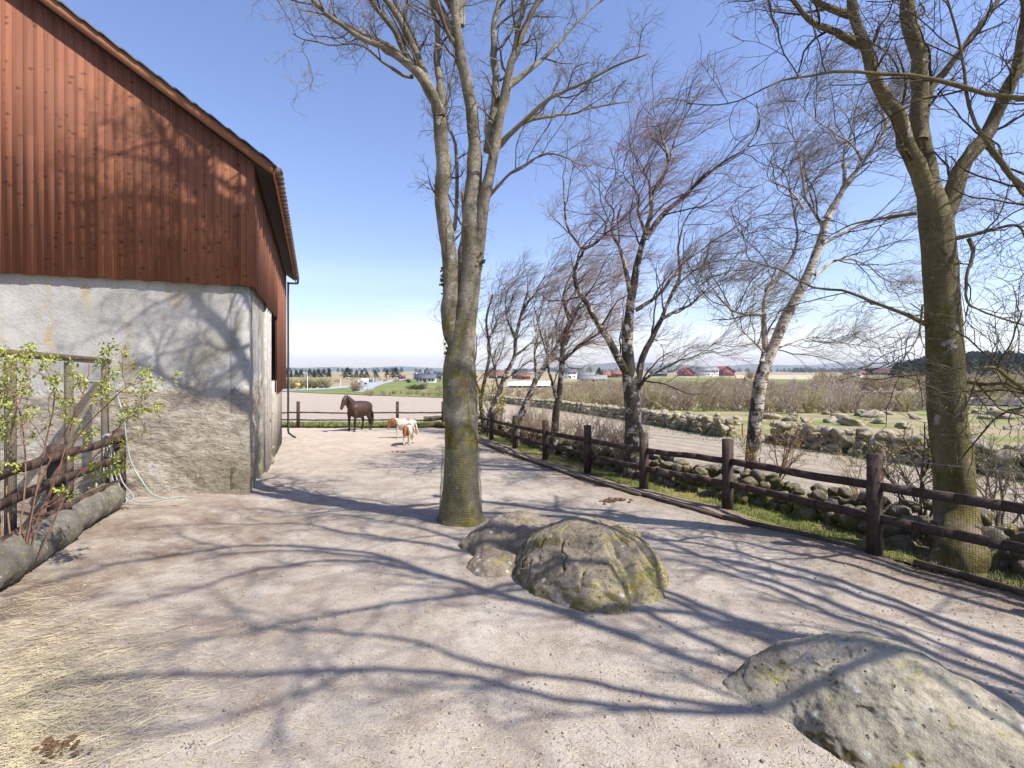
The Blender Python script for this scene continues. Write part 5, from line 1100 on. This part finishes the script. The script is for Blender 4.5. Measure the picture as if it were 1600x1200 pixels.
# bluish far woods under the hills
m = MB()
for k in range(420):
    x = rng.uniform(1240, 1420) if k < 240 else rng.uniform(430, 1250); Df = rng.uniform(1500, 2400); h = rng.uniform(9, 17); v, q = CT[k % 4]; v = v[:800]; q = q[:200]
    m.add(v*A(h*2.4, h*2.4, h*1.1)+A((x-800)/F*Df, Df, float(zl(Df))-2), q)
tag(m.build('distant_woods', MAT['conif']), 'thin line of distant woods under the blue hills', 'woods', kind='stuff')
# round bare roadside bushes
bgp = 'bare roadside bushes beyond the pale field'
def roadbush(x, y, hpx, lab, mat, wide=1.3, nm='roadside_bush', grp=bgp):
    p = G(x, y); h = hpx/F*p[1]; m = MB(); put_bush(m, tplF[int(rng.integers(4))], (0, 0, -.1), h*wide, h*1.05); put_bush(m, tplF[int(rng.integers(4))], (0, 0, -.1), h*wide, h*1.0); put_bush(m, tplF[0], (0, 0, -.1), h*wide*1.1, h*.7)
    o = m.build(nm, mat); o.location = p; tag(o, lab, 'bush', grp)
for x, lab in [(446, 'bare round bush beside the barn downpipe, leftmost of the roadside bushes'), (456, 'bare round bush left of the yellow road sign'), (468, 'bare round bush behind the yellow road sign'), (480, 'bare round bush just right of the yellow road sign'), (490, 'bare round bush in the middle of the roadside row'), (501, 'bare round bush second from the right in the roadside row'), (511, 'bare round bush at the right end of the roadside row')]:
    roadbush(x, 606.5, 19+rng.random()*4, lab, MAT['twigO'], 1.0)
roadbush(556, 612, 24, 'single bare round bush standing in front of the white lorry', MAT['twigB'], .9)
roadbush(686, 618, 22, 'bare bush beyond the field immediately left of the thick paddock tree', MAT['twigO'], 1.0)
roadbush(645, 609, 10, 'low dark green juniper below the blue-roofed house, left part of the clump', MAT['juni'], 2.0, 'juniper', None)
roadbush(656, 609, 11, 'low dark green juniper below the blue-roofed house, middle of the clump', MAT['juni'], 2.0, 'juniper', None)
roadbush(663, 606, 12, 'reddish brown bush right of the dark junipers below the houses', MAT['twigB'], 1.2, 'bush', None)
roadbush(638, 598, 8, 'small dark bush at the left end of the junipers', MAT['juni'], 1.2, 'juniper', None)
roadbush(1173, 592, 16, 'large bare purple-brown bush right of the red farm buildings', MAT['twigB'], 1.2, 'bush', None)
bank = MB()
for k in range(36): put_bush(bank, tplF[k % 4], G(rng.uniform(570, 715), rng.uniform(615, 620)), rng.uniform(1.5, 2.6), 1.6)
for k in range(30): put_bush(bank, tplF[k % 4], G(rng.uniform(520, 700), rng.uniform(592, 598)), rng.uniform(2, 4), 2)
tag(bank.build('bank_scrub', MAT['twigO']), 'low rough brown growth on the bank beyond the pale field', 'scrub', kind='stuff')

def house(x0, x1, yb, hpx, rpx, wall, roof, label, cat='house', nwin=3, gable=False, rz=0, depth=.7, chim=True, door=True, name='house', group=None):
    p = G((x0+x1)/2, yb); D_ = p[1]; wd = (x1-x0)/F*D_; h = hpx/F*D_; rh = rpx/F*D_; d = wd*depth if not gable else wd*1.4
    root = empty(name, p, rz); tag(root, label, cat, group)
    m = MB()
    if gable:
        prism2 = [(-wd/2, -1), (wd/2, -1), (wd/2, h), (0, h+rh), (-wd/2, h)]; prism(m, prism2, -d/2, d/2)
    else:
        v = [(-wd/2, -d/2, -1), (wd/2, -d/2, -1), (wd/2, d/2, -1), (-wd/2, d/2, -1), (-wd/2, -d/2, h), (wd/2, -d/2, h), (wd/2, d/2, h), (-wd/2, d/2, h), (-wd/2, 0, h+rh), (wd/2, 0, h+rh)]
        m.add(v, [(0, 1, 5, 4), (1, 2, 6, 5), (2, 3, 7, 6), (3, 0, 4, 7)], [(4, 8, 7), (5, 6, 9)])
    m.build('wall', wall, root); m = MB(); o = wd*.03+.3; t = .3
    if gable:
        for s in (-1, 1):
            v = [(0, -d/2-o, h+rh), (s*(wd/2+o), -d/2-o, h-o*rh/(wd/2)), (s*(wd/2+o), d/2+o, h-o*rh/(wd/2)), (0, d/2+o, h+rh)]; v = v+[(a_, b_, c_+t) for a_, b_, c_ in v]; m.add(v, [(0, 1, 2, 3), (4, 7, 6, 5), (0, 4, 5, 1), (1, 5, 6, 2), (2, 6, 7, 3), (3, 7, 4, 0)])
    else:
        for s in (-1, 1):
            v = [(-wd/2-o, 0, h+rh), (-wd/2-o, s*(d/2+o), h-o*rh/(d/2)), (wd/2+o, s*(d/2+o), h-o*rh/(d/2)), (wd/2+o, 0, h+rh)]; v = v+[(a_, b_, c_+t) for a_, b_, c_ in v]; m.add(v, [(0, 1, 2, 3), (4, 7, 6, 5), (0, 4, 5, 1), (1, 5, 6, 2), (2, 6, 7, 3), (3, 7, 4, 0)])
    rf = m.build('roof', roof, root)
    if chim: m = MB(); m.box((wd*.15, 0, h+rh+.4), (.8, .8, 1.6)); m.build('chimney', MAT['soff'], rf)
    st = max(1, int(round(h/3.4)))
    for s in range(st):
        for k in range(nwin):
            if door and s == 0 and k == nwin//2: continue
            x = (-.5+(k+.5)/nwin)*wd*.9; z = (s+.55)*h/st; w_ = min(1.6, wd/nwin*.5); m = MB(); m.box((x, -d/2-.03, z), (w_+.25, .1, h/st*.42+.2)); fr2 = m.build('window', MAT['white'], root)
            m = MB(); m.box((x, -d/2-.09, z), (w_, .06, h/st*.42)); m.build('pane', MAT['glass'], fr2)
    if door: m = MB(); m.box((0, -d/2-.04, h/st*.34), (1.3, .12, h/st*.68)); m.build('door', MAT['soff'], root)
    return root
house(650, 681, 597.5, 7, 6, MAT['white'], MAT['darkroof'], 'low white house with blue-grey roof, front one of the group left of the paddock tree', nwin=6, depth=.5)
house(648, 661, 592, 7, 6, MAT['white'], MAT['darkroof'], 'white house with steep dark gable behind the low one, top left of the group', gable=True, nwin=2)
house(664, 678, 590, 7, 5, MAT['cream'], MAT['darkroof'], 'cream house behind the low white house left of the paddock tree', nwin=3)
house(680, 698, 594, 11, 2, MAT['greyroof'], MAT['darkroof'], 'grey flat-roofed house touching the left side of the thick paddock tree', nwin=4, chim=False)
house(764, 789, 590, 3.5, 7, MAT['soff'], MAT['redroof'], 'long low house with orange-red roof, just right of the paddock tree', nwin=4, chim=False)
house(800, 812, 591, 5, 4, MAT['red'], MAT['darkroof'], 'small red house with dark roof between the slim birches', nwin=2, chim=False)
house(808, 828, 592, 4, 4, MAT['redroof'], MAT['redroof'], 'low brick-red outbuilding between the slim birches', nwin=3, chim=False)
def shed():
    p = G(828, 605.5); D_ = p[1]; root = empty('greenhouse', p); tag(root, 'long white-roofed low greenhouse shed behind the slim birches', 'greenhouse'); w_ = 68/F*D_; h = 3.2/F*D_; rh = 6.5/F*D_
    m = MB(); m.box((0, 6, h/2-.5), (w_, 12, h+1)); m.build('wall', MAT['greyroof'], root)
    m = MB(); v = [(-w_/2-.3, -.5, h), (w_/2+.3, -.5, h), (w_/2+.3, 6, h+rh), (-w_/2-.3, 6, h+rh), (w_/2+.3, 12.5, h), (-w_/2-.3, 12.5, h)]; m.add(v, [(0, 1, 2, 3), (3, 2, 4, 5)], [(0, 3, 5), (1, 4, 2)]); m.build('roof', MAT['sheet'], root)
    for k in range(9): m = MB(); m.box((-w_/2+(k+.5)*w_/9, -.03, h*.5), (w_/14, .1, h*.5)); m.build('window', MAT['glass'], root)
shed()
house(881, 900, 591, 10, 5.5, MAT['white'], MAT['darkroof'], 'two-storey white house with dark roof behind the slim upright birch', nwin=4)
house(905, 946, 597.5, 6, 5, MAT['white'], MAT['greyroof'], 'white bungalow with wide grey roof left of the dark-trunked birch', nwin=7, depth=.45)
house(905, 932, 592, 5, 5, MAT['white'], MAT['greyroof'], 'white house with pale grey roof behind the bungalow', nwin=4)
house(940, 953, 590, 4, 6, MAT['red'], MAT['redroof'], 'small red barn right of the dark fir', 'barn', nwin=2, chim=False)
house(953, 972, 589, 5, 5, MAT['red'], MAT['redroof'], 'red barn with red roof just left of the dark-trunked birch', 'barn', nwin=3, chim=False)
house(1018, 1040, 587, 4, 5, MAT['soff'], MAT['greyroof'], 'small grey-roofed farmhouse left of the red farm buildings', nwin=3)
house(1062, 1080, 586.5, 5, 7, MAT['red'], MAT['red'], 'red barn with arched gable at the left end of the farm', 'barn', gable=True, nwin=2, chim=False)
house(1076, 1091, 586, 6, 5.5, MAT['red'], MAT['darkroof'], 'red and dark-roofed barn between the gabled barn and the white farmhouse', 'barn', nwin=2, chim=False)
house(1090, 1120, 586.5, 8, 4, MAT['white'], MAT['greyroof'], 'long white farm building with two rows of windows', nwin=8, chim=False, depth=.5)
house(1119, 1141, 586, 6, 7.5, MAT['red'], MAT['red'], 'red barn with dark red gable right of the long white farm building', 'barn', gable=True, nwin=2, chim=False)
house(1358, 1454, 585.5, 4, 7, MAT['soff'], MAT['redroof'], 'very long low barn with red roof left of the thick green-barked tree', 'barn', nwin=14, chim=False, depth=.25)
house(1334, 1345, 588, 6, 2, MAT['white'], MAT['redroof'], 'tiny white cottage left of the very long red-roofed barn', nwin=2, chim=False)
house(1322, 1352, 585.5, 3, 3, MAT['redroof'], MAT['redroof'], 'low red roofed shed behind the tiny white cottage', 'barn', nwin=3, chim=False, depth=.4)

def sign(x, yb, ytop, wpx, hpx, label):
    p = G(x, yb); D_ = p[1]; root = empty('road_sign', p); tag(root, label, 'road sign'); zt = (yb-ytop)/F*D_
    m = MB()
    for s in (-1, 1): m.beam((s*wpx/F*D_*.22, .06, -.3), (s*wpx/F*D_*.22, .06, zt), .12, .12)
    m.build('pole', MAT['signgrey'], root); m = MB(); m.box((0, 0, zt-hpx/F*D_/2), (wpx/F*D_, .08, hpx/F*D_)); m.build('panel', MAT['yellow'], root)
sign(465, 611, 598.8, 7.5, 4.5, 'yellow road sign on a thin pole by the bare roadside bushes'); sign(606, 597, 586.5, 3.2, 3.2, 'small yellow road sign at the crest of the road')
for x, y0, y1, lab in ((480.5, 609, 583, 'lamp pole by the road right of the yellow sign'), (584, 600, 585, 'lamp pole beside the road near the blue car'), (597, 597, 584, 'lamp pole near the crest of the road'), (532, 604, 590, 'thin grey pole at the road bend')):
    p = G(x, y0); zt = (y0-y1)/F*p[1]; root = empty('street_lamp', p); tag(root, lab, 'street lamp'); m = MB(); m.tubes(np.array([(0, 0, -.2), (0, 0, zt)]), np.array([.12, .07]), 8, True); m.build('pole', MAT['signgrey'], root)
    m = MB(); m.beam((0, 0, zt), (-1.2, 0, zt+.15), .12, .12); m.box((-1.4, 0, zt+.15), (.6, .25, .15)); m.build('lamp_head', MAT['signgrey'], root)
def vehicle(x, y, L, H, bodymat, cabmat, label, cat, name, rz=0, lorry=True):
    p = G(x, y); root = empty(name, p+A(0, 0, .16), rz); tag(root, label, cat); wd = 2.3 if lorry else 1.8
    if lorry:
        m = MB(); m.box((.9, 0, H*.58), (L*.74, wd, H*.78)); m.build('cargo_box', bodymat, root); m = MB(); m.box((-L*.41, 0, H*.40), (L*.17, wd*.95, H*.56)); m.build('cab', cabmat, root)
        m = MB(); m.box((-L*.498, 0, H*.5), (.06, wd*.8, H*.2)); m.build('windscreen', MAT['glass'], root)
    else:
        m = MB(); prism(m, [(-L/2, .3), (L/2, .3), (L/2, H*.62), (L*.3, H*.66), (L*.18, H), (-L*.22, H), (-L*.33, H*.66), (-L/2, H*.55)], -wd/2, wd/2); m.build('body', bodymat, root)
        m = MB(); prism(m, [(-L*.29, H*.68), (L*.26, H*.68), (L*.16, H*.95), (-L*.2, H*.95)], -wd/2-.02, wd/2+.02); m.build('window', MAT['glass'], root)
    for xx in (-L*.33, L*.3):
        for s in (-1, 1): m = MB(); m.tubes(np.array([(xx, s*wd/2-.15, .42), (xx, s*wd/2+.15, .42)]), np.array([.45, .45] if lorry else [.33, .33]), 14, True); m.build('wheel', MAT['tyre'], root)
vehicle(566.5, 601.2, 4.6, 2.7, MAT['white'], MAT['white'], 'white box lorry driving on the road past the single bare bush', 'lorry', 'lorry', .25)
vehicle(580, 598.0, 4.2, 1.5, MAT['blue'], MAT['blue'], 'small blue car on the road right of the white lorry', 'car', 'car', .4, False)
vehicle(628, 592.6, 4.6, 2.8, MAT['red'], MAT['red'], 'red lorry at the crest of the road near the houses', 'lorry', 'lorry', .9)

# ---------------------------------------------------------------- ground litter
def blades(cs, h, wd, mat, name, label, lean=.5, cat='grass'):
    n = len(cs); a = rng.random(n)*6.28; t = np.stack([np.cos(a), np.sin(a), a*0], -1); l = np.stack([-np.sin(a), np.cos(a), a*0], -1)*rng.normal(size=(n, 1))*lean
    hh = h*rng.uniform(.4, 1.3, (n, 1)); v = np.stack([cs-t*wd, cs+t*wd, cs+(l*.4+UP*.6)*hh+t*wd*.6, cs+(l*.4+UP*.6)*hh-t*wd*.6, cs+(l+UP)*hh], 1)
    q = np.arange(n)[:, None]*5+A(0, 1, 2, 3)[None].astype(int); tt = np.arange(n)[:, None]*5+np.array([3, 2, 4])[None]; m = MB(); m.add(v, q, tt); return tag(m.build(name, mat), label, cat, kind='stuff')
n = 60000; y = 2+25*rng.random(n)**1.6; u = .02+1.7*rng.random(n)**1.3; x = fencex(y)+u; msk = fbm(np.stack([x*1.3, y*1.3, x*0], -1), 3)+.25*rng.normal(size=n) > .12
cs = np.stack([x, y, zl(y)-.015], -1)[msk]; blades(cs, .07, .004, MAT['bladeG'], 'bank_grass', 'tufts of fresh green grass along the foot of the rail fence')
cs = np.stack([x, y, zl(y)-.015], -1)[~msk][:9000]; blades(cs, .05, .004, MAT['bladeD'], 'dry_grass', 'dead pale grass and litter on the bank behind the rail fence', 1.5)
n = 9000; x = rng.uniform(-17, -3, n); y = 28.4+2.1*rng.random(n); cs = np.stack([x, y, zl(y)], -1); blades(cs, .16, .02, MAT['bladeG'], 'verge_grass', 'strip of green grass under the far fence')
n = 16000; f = rng.random(n); q = resamp(FW, 300)[(f*299).astype(int)]; x = q[:, 0]+rng.normal(size=n)*.8-.3; y = q[:, 1]+rng.normal(size=n)*.5; cs = np.stack([x, y, zl(y)], -1); blades(cs, .08, .012, MAT['bladeG'], 'wall_grass', 'green grass fringe along the foot of the far stone wall')
# straw
def straws(n, cf, s0, s1, name, label, mat, up=.012):
    c = cf(n); a = rng.normal(size=n)*.6+.35+np.where(rng.random(n) < .3, rng.random(n)*3, 0); l = rng.uniform(s0, s1, n); t = np.linspace(-.5, .5, 4)[None]; bend = rng.normal(size=n)*.25
    X = c[:, 0:1]+l[:, None]*(t*np.cos(a)[:, None]-bend[:, None]*t*t*np.sin(a)[:, None]); Y = c[:, 1:2]+l[:, None]*(t*np.sin(a)[:, None]+bend[:, None]*t*t*np.cos(a)[:, None])
    Z = zpad(X, Y)+.003+up*rng.random((n, 1))+.01*rng.normal(size=(n, 1))*t; m = MB(); m.tubes(np.stack([X, Y, Z], -1), np.full((n, 4), .0014), 3); tag(m.build(name, mat), label, 'straw', kind='stuff')
def cf1(n):
    k = rng.random(n); x = 60+rng.normal(size=n)*120; y = 1030+rng.normal(size=n)*75; x2 = rng.normal(size=n)*70+10; y2 = 1150+rng.normal(size=n)*40
    x = np.where(k < .25, x2, x); y = np.where(k < .25, y2, y); y = np.where((y < 890) | (y > 1350), 1040+100*rng.random(n), y); dy = y-HZ-22; Y = F*2.3/dy; X = (x-800)/F*Y; return np.stack([X, Y], -1)
straws(3900, cf1, .05, .22, 'hay', 'loose yellow hay strewn on the ground in the bottom left corner', MAT['straw'], .03)
def cf2(n):
    x = rng.uniform(-100, 1650, n); y = 760+500*rng.random(n); Y = F*2.3/(y-HZ-22); X = (x-800)/F*Y; return np.stack([X, Y], -1)
straws(4200, cf2, .02, .10, 'straw_bits', 'single stalks of straw scattered over the sandy ground', MAT['straw'], .004)
def cf3(n): y = 3+20*rng.random(n)**1.3; return np.stack([fencex(y)-np.abs(rng.normal(size=n))*.7, y], -1)
straws(9000, cf3, .02, .09, 'leaf_litter', 'brown plant litter lying along the paddock side of the rail fence', MAT['twigB'], .01)
# pebbles
v0, f0 = ico(1); n = 14000; k = rng.random(n); x = rng.uniform(-150, 1700, n); yy = 700+620*k; Y = F*2.3/(yy-HZ-22); X = (x-800)/F*Y; ok = (X < fencex(Y)-.05); X, Y = X[ok], Y[ok]; n = len(X)
s = np.exp(rng.normal(size=n)*.45-5.15)*(.55+.12*Y); s = np.minimum(s, .018); V = v0[None]*(1+.25*rng.normal(size=(n, len(v0), 1)))*s[:, None, None]*A(1, .8, .6)+np.stack([X, Y, zpad(X, Y)+s*.2], -1)[:, None]
m = MB(); m.add(V, None, (f0[None]+np.arange(n)[:, None, None]*len(v0)).reshape(-1, 3)); tag(m.build('gravel', MAT['peb']), 'small loose stones and grit scattered over the paddock', 'gravel', kind='stuff')
# dung heaps and hay wisps
def dung(x, y, s, n, label):
    p = G(x, y); m = MB()
    for k in range(n): add_stone(m, A(rng.normal()*s*1.6, rng.normal()*s*.8, .01+.012*rng.random()), np.array([s*.42, s*.3, s*.16])*rng.uniform(.5, 1.1))
    o = m.build('dung_heap', MAT['dung'], smooth=True); o.location = p; tag(o, label, 'dung')
dung(85, 1172, .055, 34, 'flat brown dung heap at the bottom left edge by the hay'); dung(960, 783, .12, 30, 'dark dung heap behind the large boulder, towards the fence'); dung(137, 1173, .022, 6, 'small brown dung lump right of the flat heap in the corner'); dung(305, 1166, .022, 8, 'single brown dung lump in the foreground right of the hay'); dung(625, 707, .09, 16, 'brown clump of droppings just in front of the ponies')

# ---------------------------------------------------------------- haze
m = MB(); m.box((0, 3150, 68), (15400, 6700, 2*90.)); hz = m.build('haze', None); tag(hz, 'thin blue air over the far landscape', 'haze', kind='stuff')
hm = bpy.data.materials.new('haze'); hm.use_nodes = True; t = hm.node_tree; t.nodes.clear(); out = t.nodes.new('ShaderNodeOutputMaterial'); pv = t.nodes.new('ShaderNodeVolumePrincipled')
pv.inputs['Color'].default_value = (.72, .84, 1, 1); pv.inputs['Density'].default_value = .00012; pv.inputs['Anisotropy'].default_value = .2; t.links.new(pv.outputs[0], out.inputs['Volume']); hz.data.materials.append(hm)
